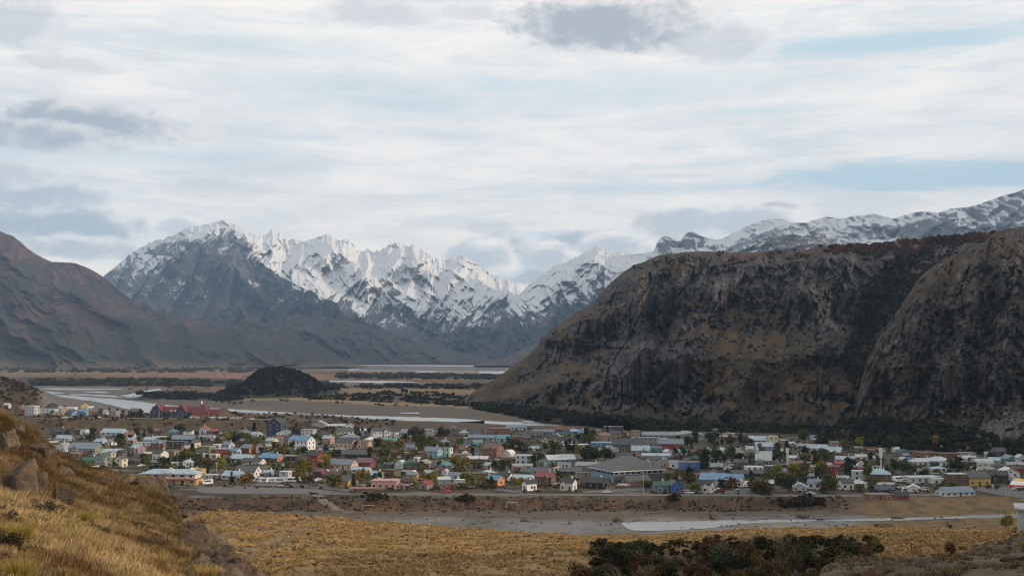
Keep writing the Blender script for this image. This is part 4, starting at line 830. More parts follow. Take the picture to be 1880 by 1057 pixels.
def volume(root, L, W, hw, rise, T, wall, roof, ox=0, oy=0, a=0, oz=0, wins=True, maxw=7, over=.35, face=0, door=True, chim=False, ext=1.2, gwall=None):
    """one roofed block: walls, roof, windows and door as parts of root; ridge along local x"""
    x, y = L/2, W/2; z = hw
    if T == 'g':
        V = [(-x, -y, -ext), (x, -y, -ext), (x, y, -ext), (-x, y, -ext), (-x, -y, z), (x, -y, z), (x, y, z), (-x, y, z), (-x, 0, z+rise), (x, 0, z+rise)]
        Fc = [(0, 1, 5, 4), (1, 2, 6, 9, 5), (2, 3, 7, 6), (3, 0, 4, 8, 7), (0, 3, 2, 1)]
        k = rise/y*over; t = .16
        rv = join(slab([(-x-over, -y-over, z-k+t), (x+over, -y-over, z-k+t), (x+over, 0, z+rise+t), (-x-over, 0, z+rise+t)], t), slab([(-x-over, .001, z+rise+t), (x+over, .001, z+rise+t), (x+over, y+over, z-k+t), (-x-over, y+over, z-k+t)], t))
    elif T == 'h':
        V, Fc = box(-x, x, -y, y, -ext, z); q = max(x-y, 0.01); o_ = over; t = .2; A = [(-x-o_, -y-o_, z), (x+o_, -y-o_, z), (x+o_, y+o_, z), (-x-o_, y+o_, z)]; B = [(-q, 0, z+rise), (q, 0, z+rise)]
        rv = (A+[(p[0], p[1], z+t) for p in A]+[(b[0], b[1], b[2]+t) for b in B], [(0, 3, 2, 1), (0, 1, 5, 4), (1, 2, 6, 5), (2, 3, 7, 6), (3, 0, 4, 7), (4, 5, 9, 8), (5, 6, 9), (6, 7, 8, 9), (7, 4, 8)])
    elif T == 's':
        V = [(-x, -y, -ext), (x, -y, -ext), (x, y, -ext), (-x, y, -ext), (-x, -y, z), (x, -y, z), (x, y, z+rise), (-x, y, z+rise)]; Fc = [(0, 1, 5, 4), (1, 2, 6, 5), (2, 3, 7, 6), (3, 0, 4, 7), (0, 3, 2, 1)]
        k = rise/W*over; rv = slab([(-x-over, -y-over, z-k+.15), (x+over, -y-over, z-k+.15), (x+over, y+over, z+rise+k+.15), (-x-over, y+over, z+rise+k+.15)], .14)
    elif T == 'a':
        n = 9; an = [math.pi*i/n for i in range(n+1)]; pr = [(-y*math.cos(t), z+rise*math.sin(t)) for t in an]
        V = [(-x, -y, -ext), (x, -y, -ext), (x, y, -ext), (-x, y, -ext)]+[(-x, p[0], p[1]) for p in pr]+[(x, p[0], p[1]) for p in pr]; m = n+1
        Fc = [tuple([0]+list(range(4, 4+m))+[3]), tuple([1]+list(range(4+m, 4+2*m))+[2])[::-1], (0, 1, 4+m, 4), (2, 3, 4+m-1, 4+2*m-1)]
        rv = ([], []); po = [(p[0]*1.03, z+(p[1]-z)*1.03+.05) for p in pr]
        rv = join(*[slab([(-x-.2, po[i][0], po[i][1]+.1), (x+.2, po[i][0], po[i][1]+.1), (x+.2, po[i+1][0], po[i+1][1]+.1), (-x-.2, po[i+1][0], po[i+1][1]+.1)], .1) for i in range(n)])
    else:
        V, Fc = box(-x, x, -y, y, -ext, z); rv = box(-x-.15, x+.15, -y-.15, y+.15, z+.002, z+.28)
    wo = mesh('wall', place(V, ox, oy, oz, a), Fc, [wm_(wall)], root)
    ro = mesh('roof', place(rv[0], ox, oy, oz, a), rv[1], [rm_(roof)], root)
    if gwall and T == 'g':
        for sx in (-1, 1):
            gm = slab([(0, 0, 0)], .1) if False else None
            P_ = [(sx*(x+.03), -y+.05, .1), (sx*(x+.03), y-.05, .1), (sx*(x+.03), y-.05, z-.02), (sx*(x+.03), 0, z+rise-.05), (sx*(x+.03), -y+.05, z-.02)]; Q = [(p[0]-sx*.05, p[1], p[2]) for p in P_]; n = 5
            mesh('gable_cladding', place(P_+Q, ox, oy, oz, a), [tuple(range(n)), tuple(range(2*n-1, n-1, -1))]+[(i, i+n, (i+1) % n+n, (i+1) % n) for i in range(n)], [wm_(gwall)], root)
    def put(lx, ly, lz, ang, **k):
        c, s = math.cos(a), math.sin(a); return add_win(root, lx*c-ly*s+ox, lx*s+ly*c+oy, lz+oz, ang+a, **k)
    if wins:
        fl = 1 if hw < 4.3 else 2 if hw < 7.2 else 3; fh = hw/fl; ww = 1.1 if L < 18 else 1.7; nn = max(1, min(maxw, int(L/(3.0 if L < 18 else 4.2)))); cnt = 0
        for f in range(fl):
            for i in range(nn):
                if f == 0 and door and i == nn//2 and nn > 1: continue
                put(-x+L*(i+.5)/nn, -y, f*fh+min(1.0, fh*.35), 0, w=ww, h=min(1.2, fh*.45)); cnt += 1
        for sx in ((1,) if face > 0 else (-1,) if face < 0 else ()):
            ng = 1 if W < 6.5 else 2
            for f in range(fl):
                for i in range(ng): put(sx*(x+(.03 if gwall else 0)), -y+W*(i+.5)/ng, f*fh+min(1.0, fh*.35), sx*math.pi/2, w=1.1, h=min(1.2, fh*.45))
            if T == 'g' and rise > 2.2: put(sx*(x+(.03 if gwall else 0)), 0, hw+.2, sx*math.pi/2, w=.9, h=.9)
        if door:
            c, s = math.cos(a), math.sin(a); lx = -x+L*(nn//2+.5)/nn if nn > 1 else x*.55; add_door(root, lx*c+y*s+ox, lx*s-y*c+oy, oz, a)
    if chim:
        cx_, cy_ = x*.4, y*.35; top = z+rise+1.0; V, Fc = join(box(cx_-.25, cx_+.25, cy_-.25, cy_+.25, z, top), box(cx_-.33, cx_+.33, cy_-.33, cy_+.33, top, top+.12)); mesh('chimney', place(V, ox, oy, oz, a), Fc, [m_frame], ro)
    return wo, ro
# ---------------------------------------------------------------- town: every building read off the photograph
# cx base_y width height shape turn wall roof | short name | what it is ;  shape: g ridge across, f gable to the front, h hip, t flat, s lean-to, a arched
TOWN = '''
11 747 11 7 g -10 white silver||
35 762 22 16 f -20 brick brown|the red-brick gabled house|
56 763 20 18 t -20 pale white|the pale tower house|
83 760 32 10 t 0 pale sky||
108 756 19 10 g -35 tan sky||
127 753 18 6 t 0 white white||
108 764 14 9 t 0 tan grey||
128 764 24 12 g -35 blue black||
152 752 17 11 f 20 yellow yellow|the yellow house on the terrace|
165 752 11 6 s 10 white white||
149 763 22 12 g -30 blue blue||
168 764 16 13 g 20 brown brown||
181 762 9 13 t 0 navy slate||
191 761 10 9 f 0 white grey||
207 765 18 11 t -20 grey grey||
245 765 24 15 g -25 black charcoal|the black house on the terrace|
105 797 26 11 g 0 navy black||
138 797 15 9 t 0 brown charcoal||
153 798 14 10 t -20 white blue|the white cube house|
167 797 12 9 t 0 rust brown||
204 800 44 13 g -15 pale sky|the long light-roofed double-gabled house|
235 803 19 9 g 0 white rust||
113 809 33 10 g -20 white sky||
112 829 22 16 f -15 white grey||
150 833 54 20 g -12 grey slate|the grey and magenta hall|
182 814 21 8 g -20 pale sky||
202 817 17 10 g -40 white slate||
181 832 26 12 f -40 yellow lime|the bright green roofed house|
205 836 38 12 g -10 pale sky||
220 840 14 14 f -20 brown black||
162 851 26 12 g 5 green green||
184 855 24 22 f -30 grey green|the grey barn with green roof|
201 857 15 27 t -35 cream red|the cream three-storey tower|
219 858 18 21 f -20 cream charcoal|the cream chapel-like gable|
241 851 28 8 g 0 dark black||
249 832 26 16 g -40 mauve sky||
260 818 29 6 t 0 pale grey||
289 823 34 15 g -30 brick slate|the long brick house|
240 814 15 10 g -20 pink sky||
273 812 20 10 g -10 blue sky||
290 845 27 19 g -35 white black||
317 796 20 11 f 10 blue navy_||
282 795 18 9 g 0 maroon_ purple||
373 796 16 13 f -20 pale red||
392 796 14 9 g 0 maroon_ red||
410 796 24 10 g 0 white black||
447 799 28 12 f 20 grey charcoal||
469 804 21 11 g -30 white sky||
505 799 30 31 f -12 navy black|the tall navy gabled house|
519 799 22 10 f 0 pale slate||
335 812 42 13 g -10 navy slate||
322 823 34 13 t -10 dark black||
376 807 20 9 g 0 pale slate||
390 808 8 9 f -10 white grey||
357 822 16 14 f -40 cream charcoal||
340 834 19 16 f -35 yellow grey|the pale yellow gabled house|
325 837 10 10 t 0 peach tan_||
377 834 27 15 t -25 olive olive|the olive flat-roofed house|
391 841 18 8 t -20 cream cream_||
397 824 12 9 t -10 white white||
416 822 22 11 g -35 pale slate||
408 834 26 11 t 0 crimson grey||
430 835 19 12 g -30 pale blue||
453 832 27 16 g -38 orange slate|the orange-gabled house|
475 832 18 17 f 15 mauve brown||
440 848 37 14 g -15 pale sky||
461 853 38 12 g -12 white black|the black-roofed white hall|
495 847 46 14 g -30 orange blue|the big blue-roofed lodge|
530 846 24 10 t -10 dark grey||
451 876 42 21 g -15 white charcoal|the white two-storey inn|
425 881 42 16 g -25 pale sky|the low light-blue roofed house|
366 876 17 15 t -30 yellow yellow|the yellow cube|
360 888 20 12 g -25 cream sky||
343 857 18 13 h 10 pale sky||
319 857 12 9 t 0 pale sky||
387 879 23 8 t 0 grey silver||
491 873 20 9 g -10 pale sky||
522 882 20 17 t -20 pale white||
537 873 16 13 t -20 yellow black||
508 821 22 10 g -10 crimson maroon||
520 822 10 8 t -10 pink pink_||
497 815 22 11 g -30 cream sky||
550 826 46 25 g -30 white blue|the bright-blue roofed house with white gables|
601 815 21 15 g -25 pink sky|the pale pink house|
565 799 24 11 t -10 pale grey||
584 783 22 11 f 0 grey grey|the lone grey house on the bank|
637 797 34 12 g 0 white charcoal||
641 786 12 9 f 0 white slate||
641 808 31 10 h 0 slate_ slate||
633 823 37 17 g -25 peach charcoal|the peach house with many gables|
668 824 24 16 g -25 peach brown|the second peach house|
682 814 27 12 h -10 tan white||
697 806 34 20 g 25 pale charcoal|the big pale blue shed|
719 805 22 12 t -20 white brown||
748 801 24 13 g -10 pale grey||
719 816 33 11 g -15 rust teal||
615 785 37 6 g -5 mint silver||
607 831 46 7 t -3 mauve grey||
577 822 8 8 t 0 teal blue||
577 849 30 20 g -35 crimson black|the black-roofed red house|
572 866 10 16 t 0 crimson maroon||
645 841 70 15 g -15 dark charcoal|the long charcoal-roofed building|
669 861 32 20 g -20 maroon_ purple|the purple-roofed guest house|
628 863 48 19 g -25 peach slate|the blue-grey roofed peach hall|
716 876 32 14 t -30 orange black|the orange flat-roofed house|
662 868 32 9 g -15 pale sky||
690 879 28 13 g -35 pale sky||
706 898 46 18 t -6 pink pink_|the long salmon-pink building|
732 898 20 9 s -6 brick brown||
636 896 34 21 g -45 yellow charcoal|the ochre house with white gable trim|
585 875 23 15 g -30 maroon_ purple||
610 878 30 12 g -10 dark black||
748 872 20 8 t 0 dark grey||
734 860 18 14 a 80 pale pale_|the pale round-gabled shed|
754 860 20 14 a -5 olive green||
765 857 11 18 t -25 white white|the white cube tower|
778 862 24 18 f -25 brown olive||
795 841 30 20 g -25 turquoise slate|the turquoise house|
820 839 20 18 t -25 mint charcoal|the pale mint block|
846 843 34 10 t -10 mauve brown||
877 847 38 9 g -8 brown silver||
905 841 37 26 g -35 brick brown|the tall brick hostel|
933 840 24 12 a 70 white white||
943 845 17 7 t 0 brick tan_||
962 852 28 17 t -10 pale silver||
945 862 60 10 t 0 grey grey|the long grey warehouse|
951 866 15 10 t -20 brick grey||
895 859 23 9 g -20 cream sky||
916 859 20 6 t 0 white sky||
817 859 34 11 g -15 pink teal|the teal-roofed house|
759 873 9 8 a 70 white white||
788 874 19 11 g -20 blue sky||
817 874 13 12 a 75 silver_ silver|the silver arched shed|
836 881 26 14 g -35 pale slate||
845 894 20 14 t -20 white white|the white painted box house|
823 897 27 9 t 0 brick charcoal||
782 898 24 15 f -35 mauve red|the small red-roofed gable|
746 889 18 10 g 10 dark black||
873 880 40 13 t 0 brown black||
897 873 21 9 h 10 tan silver||
909 892 31 19 g -40 orange blue|the orange-ended blue-roofed cottage|
929 883 27 15 g -35 white black|the solar-panelled house|
961 884 36 12 g -12 pale sky||
972 901 25 19 g 35 white black|the white cottage with steep black roof|
786 806 16 18 t 0 grey grey|the tall grey block|
815 816 17 9 h 10 blue slate||
855 818 27 10 g -25 white charcoal||
877 818 16 8 a 0 turquoise teal||
900 820 24 10 g -20 green charcoal||
885 808 48 10 g -10 grey slate||
916 796 36 10 t -5 brick brown||
947 789 36 9 g 8 pale slate||
973 788 7 6 t 0 orange rust||
925 810 26 12 g -20 turquoise teal||
950 811 19 10 t 10 rust brown||
967 803 16 13 f -35 grey charcoal||
852 800 16 10 h 10 pale sky||
830 789 11 8 f 0 grey grey||
804 800 16 9 t 0 mauve grey||
752 827 27 11 g -20 pale slate||
775 842 14 12 t 0 brown maroon||
751 839 18 9 t 0 brown tan_||
980 827 17 7 g 0 white sky||
1010 812 28 14 g -15 cream black|the cream house with dormers|
1031 801 20 9 g 35 white navy_||
987 799 20 10 t 0 grey grey||
1026 792 12 8 g 0 brown red||
1007 796 20 8 g 0 teal slate||
1052 796 16 8 g 30 teal sky||
1068 795 16 6 g 0 teal blue||
1111 809 22 14 s 20 tan brown|the tan lean-to house|
1130 804 18 13 g 0 tan charcoal||
1145 802 14 12 f -20 crimson maroon||
1168 808 15 18 t -10 tan brown|the ochre tower house|
1127 789 32 7 t 0 dark grey||
1154 828 54 22 g -10 stone charcoal|the dark stone hotel|
1105 820 34 9 t -5 blue silver||
1118 830 44 12 f -25 white slate|the wide white gable|
1058 823 44 8 t -5 tan white||
1044 813 32 11 g -20 white black||
1028 851 54 16 g 18 teal silver|the teal barn|
1050 848 44 14 g -8 mauve brown||
1085 860 50 12 g -10 grey grey||
1021 871 90 12 g -5 dark charcoal|the long dark hall|
1002 891 36 24 g -25 brown red|the red-roofed house with porch|
1022 878 9 20 t -10 cream cream_||
978 887 26 12 f -20 pale sky||
1045 901 28 22 g -30 white black|the white cottage with slate-black roof|
1095 897 50 20 g -20 black black|the long black cabin|
1071 877 28 10 t -10 pink charcoal||
1170 891 50 17 g 25 brick charcoal|the brick house with dark roof|
1149 849 30 18 g -20 crimson charcoal|the crimson twin-gabled house|
1173 841 10 10 f -10 pink red||
1178 834 33 16 g -10 grey sky||
1192 818 36 15 t -10 grey slate||
1234 823 45 17 g -10 crimson slate|the crimson long house|
1211 803 56 10 g -5 grey grey||
1270 803 50 11 f 0 grey grey|the wide grey barn|
1227 836 14 11 f 20 white pale_||
1252 835 21 11 g -10 white teal||
1275 835 17 10 g 20 brown purple||
1289 831 13 9 f -10 white silver|the twin white gables|
1301 830 13 9 f -10 white sky||
1320 806 38 6 t 0 grey silver||
1345 808 24 7 t 0 brown brown||
1329 831 15 9 f 15 white silver||
1357 835 22 12 f 10 cream grey||
1343 838 25 9 g 0 grey slate||
1382 828 20 9 g 0 pale sky||
1394 815 32 15 g -15 grey sky|the pale hip-roofed block|
1405 825 30 13 g -5 blue sky||
1420 817 17 17 t 10 cream cream_|the beige tower block|
1200 829 28 9 t 0 teal slate||
1205 841 46 8 g 0 pale sky||
1203 856 27 18 g 20 pale charcoal|the pale blue house with dark roof|
1222 858 20 16 f -10 pink slate||
1243 860 24 14 t -5 white sky||
1270 864 36 17 t 0 bright brown|the bright blue painted building|
1316 862 26 12 g -10 brown grey||
1336 862 14 11 f 0 white charcoal||
1383 875 74 12 g 6 dark black|the long black-roofed shed|
1386 864 28 7 t 0 white white||
1362 860 24 17 g -10 brown charcoal||
1391 851 20 12 g 0 green green||
1281 846 13 9 g 0 green green||
1214 904 27 20 g 10 slate_ green|the dark green house|
1240 904 27 22 f 15 bright charcoal|the cobalt blue house|
1297 905 32 23 g -30 white black|the white house with black roof|
1332 891 78 21 g -20 cream blue|the large light-blue roofed hall|
1359 894 14 14 f -15 cream silver||
1411 901 22 20 g -10 brown silver||
1403 853 16 12 g 0 grey slate||
1439 827 9 9 f 20 orange rust|the orange gable|
1452 818 14 6 g 0 pale sky||
1474 822 18 7 g 0 grey grey||
1505 829 36 13 g -20 pale sky||
1536 837 36 16 g -35 brick sky|the brick-gabled hall|
1463 845 26 7 g 0 pale silver||
1490 850 18 11 g 0 white red|the small white house with red roof|
1463 856 26 10 g 5 brown brown||
1484 857 10 9 t 0 blue sky||
1458 866 18 11 g 0 green olive||
1440 864 20 12 t 0 navy navy_||
1556 848 34 10 g -15 pale sky||
1575 853 10 13 f -10 rust rust||
1582 843 18 8 g 0 white silver||
1602 846 20 11 f -30 grey silver||
1545 856 21 10 g 0 crimson red||
1530 873 36 18 t -20 crimson maroon|the crimson two-storey block|
1500 868 18 13 t 0 tan cream_||
1570 860 18 9 g -30 white white||
1577 868 24 11 f -20 maroon_ maroon||
1578 882 22 18 t -25 pale white||
1621 883 42 22 h -20 brown sky|the hip-roofed house with arched windows|
1485 880 20 10 g 0 grey slate||
1500 898 27 18 g -20 white slate||
1473 901 29 14 f -15 pale sky|the pale low gable by the road|
1556 899 23 19 g 10 white charcoal||
1579 896 24 15 h 10 white silver|the white round-fronted house|
1527 886 16 13 f -20 maroon_ maroon||
1625 905 32 14 g 5 dark charcoal||
1617 917 40 10 t 0 brick brown|the long red wall shed|
1656 917 30 14 g -10 crimson black||
1585 858 10 11 f 0 white grey||
1700 855 44 14 h 0 silver_ silver|the first white marquee|
1728 855 38 17 h 0 silver_ silver|the second white marquee|
1677 849 18 9 t 0 bright blue|the bright blue kiosk|
1645 830 12 7 a 0 white white||
1658 832 14 7 t 0 teal teal||
1705 839 33 10 t 0 brick brown||
1742 840 36 9 t 0 brown brown||
1778 838 26 8 t 0 grey grey||
1664 841 15 9 g 20 mauve slate||
1658 848 12 9 g 20 white silver||
1779 846 28 9 g 0 white silver||
1781 857 22 10 t 0 dark charcoal||
1804 848 30 8 t 0 brown brown||
1809 857 32 13 a 5 silver_ silver|the silver arched barn|
1832 857 22 17 g -35 grey sky||
1838 838 28 16 g 20 stone charcoal|the stone house under the cliff|
1860 848 22 13 f 0 teal slate||
1878 850 14 16 f 0 pale silver||
1868 858 32 9 g 0 grey grey||
1807 867 38 10 g 5 mint olive|the pale green roofed hall|
1726 866 24 9 h 0 white sky|the small white star-roofed house|
1690 871 12 11 f 0 white slate||
1700 887 60 13 t 8 pale silver|the long white-roofed store|
1725 890 20 12 t 0 white mint_||
1760 893 32 24 t 5 brown silver|the brown three-storey balconied block|
1798 892 44 27 g 10 yellow charcoal|the ochre lodge with dark gables|
1838 886 32 22 g -10 dark black||
1860 876 34 18 f -10 white white|the white stepped gables|
1871 867 22 9 t 0 crimson maroon||
1763 912 62 18 g 15 silver_ slate|the long grey bungalow by the road|
1683 903 26 13 f -20 white white||
1882 972 18 24 g -20 pale silver|the grey shed at the right edge of the photo|
'''
ALIAS = {'maroon_': 'maroon', 'slate_': 'slate', 'silver_': 'silver'}
WALL.update(maroon=(.16, .05, .06), slate=(.13, .18, .21), silver=(.42, .45, .46)); ROOF.update(navy_=(.03, .045, .075), tan_=(.30, .22, .15), cream_=(.5, .45, .33), pink_=(.40, .22, .20), pale_=(.42, .47, .5), mint_=(.4, .5, .46), yellow=(.5, .30, .08))
items = []
for ln in TOWN.strip().split('\n'):
    a, short, _ = ln.split('|'); q = a.split(); items.append(dict(cx=float(q[0]), by=float(q[1]), w=float(q[2]), h=float(q[3]), T=q[4], rot=float(q[5]), wall=ALIAS.get(q[6], q[6]), roof=q[7], short=short))
XYZ = hits([i['cx'] for i in items], [i['by'] for i in items], 300.)
hx, hy, hz = hits([1882], [971], 60.); XYZ[0][-1], XYZ[1][-1], XYZ[2][-1] = hx[0], hy[0], hz[0]
PLACED = []   # (cx, by, w, h, short)
def wcol(k): return WN.get(k, k)
def rcol(k): k = k.rstrip('_'); return RN.get(k, k)
rn = random.Random(3)
def rel_phrases(cx, by, n=10):
    c = sorted([(math.hypot((q[0]-cx)*1., (q[1]-by)*2.2), q) for q in SHORTS if math.hypot(q[0]-cx, q[1]-by) > 1.5], key=lambda t: t[0])[:n]; out = []
    for d, q in c:
        dx, dy = cx-q[0], by-q[1]
        if abs(dx) > abs(dy)*2.2: out.append(('just ' if abs(dx) < (q[2]*.5+16) else 'well ' if abs(dx) > 70 else '')+('right of ' if dx > 0 else 'left of ')+q[4])
        elif dy < 0: out.append(('just ' if -dy < 12 else '')+'behind '+q[4])
        else: out.append(('just ' if dy < 12 else '')+'in front of '+q[4])
    return out
SHORTS = [(i['cx'], i['by'], i['w'], i['h'], i['short']) for i in items if i['short']]+[(347, 766, 145, 30, 'the red-roofed hotel'), (305, 890, 95, 30, 'the yellow arcaded inn'), (1150, 887, 130, 41, 'the big hip-roofed gymnasium'), (1880, 897, 34, 17, 'the striped dome tent')]
USED = set()
def uniq(desc, cx, by, lo=4, hi=16):
    rel = rel_phrases(cx, by); cand = [desc+' '+r for r in rel]+[desc+' between '+a.split('of ')[-1].replace('just behind ', '').replace('behind ', '').replace('just in front of ', '')+' and '+b.split('of ')[-1].replace('just behind ', '').replace('behind ', '') for a, b in zip(rel, rel[1:])]
    for c in cand:
        if c not in USED and len(c.split()) <= hi: USED.add(c); return c
    for o_ in ('slightly smaller', 'slightly larger', 'farther', 'nearer'):
        for c in cand:
            c = o_+' '+c
            if c not in USED and len(c.split()) <= hi: USED.add(c); return c
    USED.add(cand[0]); return cand[0]
SHP = dict(g='gabled', f='front-gabled', h='hipped', t='flat-roofed', s='lean-to', a='arched')
for it, x, y, z in zip(items, *XYZ):
    s = y/F; wm, hm = it['w']*s*1.10, it['h']*s*1.04; a = R(it['rot']); T = it['T']; r = .72 if wm < 14 else .5 if wm < 26 else .36
    if T == 'f': a_, rr = a, 1.15
    else: a_, rr = a, r
    L = wm/(abs(math.cos(a_))+rr*abs(math.sin(a_))); W = L*rr
    if T == 'f': rotz_ = a_+math.pi/2 if it['rot'] <= 0 else a_-math.pi/2; L, W = W, L
    else: rotz_ = a_
    hm = max(hm-min(W, L)*.5*(it['by']-HOR)/F*1.4, 2.3)
    if T in 'gf': rise = min(W*.34, hm*.52)
    elif T == 'h': rise = min(W*.35, hm*.45)
    elif T == 's': rise = hm*.3
    elif T == 'a': rise = min(W*.5, hm*.7)
    else: rise = .28
    hw = max(hm-rise, 1.6); nm = 'barn' if ('barn' in it['short']) else 'marquee' if 'marquee' in it['short'] else 'shed' if (it['w'] < 11 or 'shed' in it['short'] or it['h'] <= 7) else 'house'
    depth = (abs(L*math.sin(rotz_))+abs(W*math.cos(rotz_)))/2
    root = empty(nm, (x, y+depth, z), rotz_)
    tiny = it['w'] < 12
    face = 1 if math.sin(rotz_) < -.15 else -1 if math.sin(rotz_) > .15 else 0
    gw = None
    if it['wall'] == 'orange': gw = 'orange'; it['wall'] = 'brown'
    if T == 'f':
        volume(root, L, W, hw, rise, 'g', it['wall'], it['roof'], maxw=3, face=face, door=False, chim=it['w'] > 14 and rn.random() < .35, over=.3)
    else:
        volume(root, L, W, hw, rise, T, it['wall'], it['roof'], maxw=3 if tiny else 8, face=face if T in 'gth' else 0, door=not tiny and it['by'] < 960, chim=T in 'gh' and it['w'] > 14 and rn.random() < .4, gwall=gw, ext=4. if it['by'] > 960 else 1.2, wins=it['by'] < 960)
        if T == 'g' and it['w'] >= 24 and rn.random() < .5 and hw > 2.4:     # a cross gable or porch on the front
            qx = rn.choice((-.22, .2))*L; volume(root, W*.5+1.2, min(L*.22, 5.5), hw, min(rise*.8, min(L*.22, 5.5)*.45), 'g', gw or it['wall'], it['roof'], ox=qx, oy=-W*.25-.6, a=-math.pi/2, maxw=1, face=1, door=False, wins=True, over=.25)
    it['wall'] = gw or it['wall']
    size = 'small ' if it['w'] < 14 else 'wide ' if it['w'] > 36 else 'tall ' if it['h'] > it['w']*.95 else ''
    if it['short']:
        lab = it['short'].replace('the ', '', 1)+', '+wcol(it['wall'])+' walls and '+rcol(it['roof'])+' roof'
        if lab in USED: lab += ' there'
        USED.add(lab)
    else: lab = uniq(size+wcol(it['wall'])+' '+('shed' if nm == 'shed' else 'house')+' with '+rcol(it['roof'])+' '+{'g': 'gable roof', 'f': 'gable roof', 'h': 'hip roof', 't': 'flat roof', 's': 'sloping roof', 'a': 'curved roof'}[T]+',', it['cx'], it['by'])
    tag(root, lab, nm, 'buildings of the valley town' if nm in ('house', 'shed') else None)
    it['root'] = root
m_hotel_roof = plain('roof_dull_red', (.115, .038, .040), .7, .25, var=.15)
# ---- the red-roofed hotel on the terrace
def at_base(px, py, d0=300.): return hit(px, py, d0)
x, y, z = at_base(348, 765.5); s = y/F; root = empty('hotel', (x, y+8, z), R(-4)); HOTEL = root; tag(root, 'long dark hotel with steep red roofs and pointed gables by the far river', 'hotel'); USED.add(root['label'])
def px_(v): return (v-348)*s
def vol(L, W, hw, rise, cx, cy, a=0, T='g', wall='navy', roof='red', **k): return volume(root, L, W, hw, rise, T, wall, roof, ox=px_(cx), oy=cy, a=R(a), **k)
vol(px_(336)-px_(274), 13, 6.2, 6.5, 305, 0, maxw=9, roof='red'); vol(16, 9.5, 7.6, 8.8, 288, -1.5, -90, face=1, door=False); vol(17, 9.5, 7.0, 8.6, 334, -1.5, -90, face=1, door=False)
vol(25, 12, 6.2, 6.0, 353, 1, maxw=4); vol(16, 16, 4.0, 13.5, 369, -1, 0, 'h', 'brick', 'red', maxw=3); vol(13, 11, 3.6, 6.0, 388, 0, 0, 'g', 'tan', 'red', maxw=3)
vol(12, 14, 3.8, 7.4, 408, -1, -55, 'g', 'brown', 'red', face=1, maxw=2)
sp = [(px_(369)+dx_, -1+dy_, 12.5) for dx_, dy_ in ((-1.6, -1.6), (1.6, -1.6), (1.6, 1.6), (-1.6, 1.6))]+[(px_(366), -1, 21.5)]; mesh('spire', sp, [(0, 1, 4), (1, 2, 4), (2, 3, 4), (3, 0, 4), (0, 3, 2, 1)], [rm_('white')], root)
for q in (313, 320, 323.5): V, Fc = box(px_(q)-.8, px_(q)+.8, -6.2, -5.2, 7.0, 8.6); mesh('dormer', V, Fc, [m_frame], root)
root.scale = (1, 1, .74)
for q in root.children:
    if q.name.startswith('roof'): q.data.materials[0] = m_hotel_roof
# ---- the arcaded inn with the blue roof
x, y, z = at_base(322, 890.5); s = y/F; root = empty('inn', (x, y+6, z), R(-6)); tag(root, 'two-storey inn with yellow ground floor, white balcony and light-blue roof with cupola', 'inn'); USED.add(root['label'])
def px_(v): return (v-322)*s
volume(root, px_(362)-px_(258), 9, 2.7, .2, 't', 'yellow', 'brown', ox=px_(310), oy=0, maxw=10); volume(root, px_(358)-px_(258), 8, 2.3, 2.0, 'h', 'white', 'sky', ox=px_(308), oy=.4, oz=3.0, ext=0, maxw=10, door=False, over=1.4)
volume(root, 4.2, 4.2, .4, 2.6, 'h', 'pale', 'silver', ox=px_(309), oy=-2.0, oz=5.4, ext=.6, wins=False, door=False)
V, Fc = join(*([box(px_(258), px_(360), -5.9, -4.55, 2.72, 2.9), box(px_(258), px_(360), -5.9, -5.8, 3.75, 3.85)]+[box(px_(v)-.1, px_(v)+.1, -5.9, -5.7, -.5, 5.2) for v in np.linspace(259, 359, 12)])); mesh('balcony', V, Fc, [plain('balcony_wood', (.30, .10, .06), .7)], root)
# ---- gymnasium
x, y, z = at_base(1150, 888); s = y/F; root = empty('gymnasium', (x+2, y+17, z), R(24)); tag(root, 'large gymnasium with dark hip roof, pale blue walls and a window band', 'gymnasium'); USED.add(root['label'])
gL, gW = 29, 24; volume(root, gL, gW, 6.3, 6.2, 'h', 'blue', 'charcoal', over=1.1, wins=False, door=False)
V, Fc = box(-gL/2-1.15, gL/2+1.15, -gW/2-1.15, -gW/2-1.0, 5.85, 6.35); V2, F2 = box(-gL/2-1.15, -gL/2-1.0, -gW/2-1.15, gW/2+1.15, 5.85, 6.35); V, Fc = join((V, Fc), (V2, F2)); mesh('fascia', V, Fc, [wm_('white')], root)
V, Fc = box(-gL/2+.2, gL/2-.2, -gW/2-.10, -gW/2-.03, -.5, 4.2); mesh('cladding', V, Fc, [wm_('stone')], root)
for i in range(9): add_win(root, -gL/2+gL*(i+.5)/9, -gW/2-.02, 4.5, 0, w=2.2, h=1.2)
for i in range(7): add_win(root, -gL/2-.02, -gW/2+gW*(i+.5)/7, 4.4, -math.pi/2, w=2.4, h=1.3)
# ---- striped inflatable dome
x, y, z = at_base(1880, 897); root = empty('dome_tent', (x, y+4, z)); tag(root, 'rounded tent with yellow top, white middle and red base by the road', 'tent')
n, mseg = 16, 20; cols = [plain('tent_red', (.5, .05, .04), .5), plain('tent_white', (.7, .7, .7), .5), plain('tent_yellow', (.65, .40, .05), .5)]
for (a0, a1), nm_, mt in zip(((0, .38), (.38, .85), (.85, 1.57)), ('red_band', 'white_band', 'yellow_cap'), cols):
    V = [(5.2*math.cos(t)*math.cos(b), 4.0*math.cos(t)*math.sin(b), 4.6*math.sin(t)) for t in np.linspace(a0, a1, 6) for b in np.linspace(0, 2*math.pi, mseg)]; mesh(nm_, V, grid_faces(6, mseg), [mt], root, smooth=True)
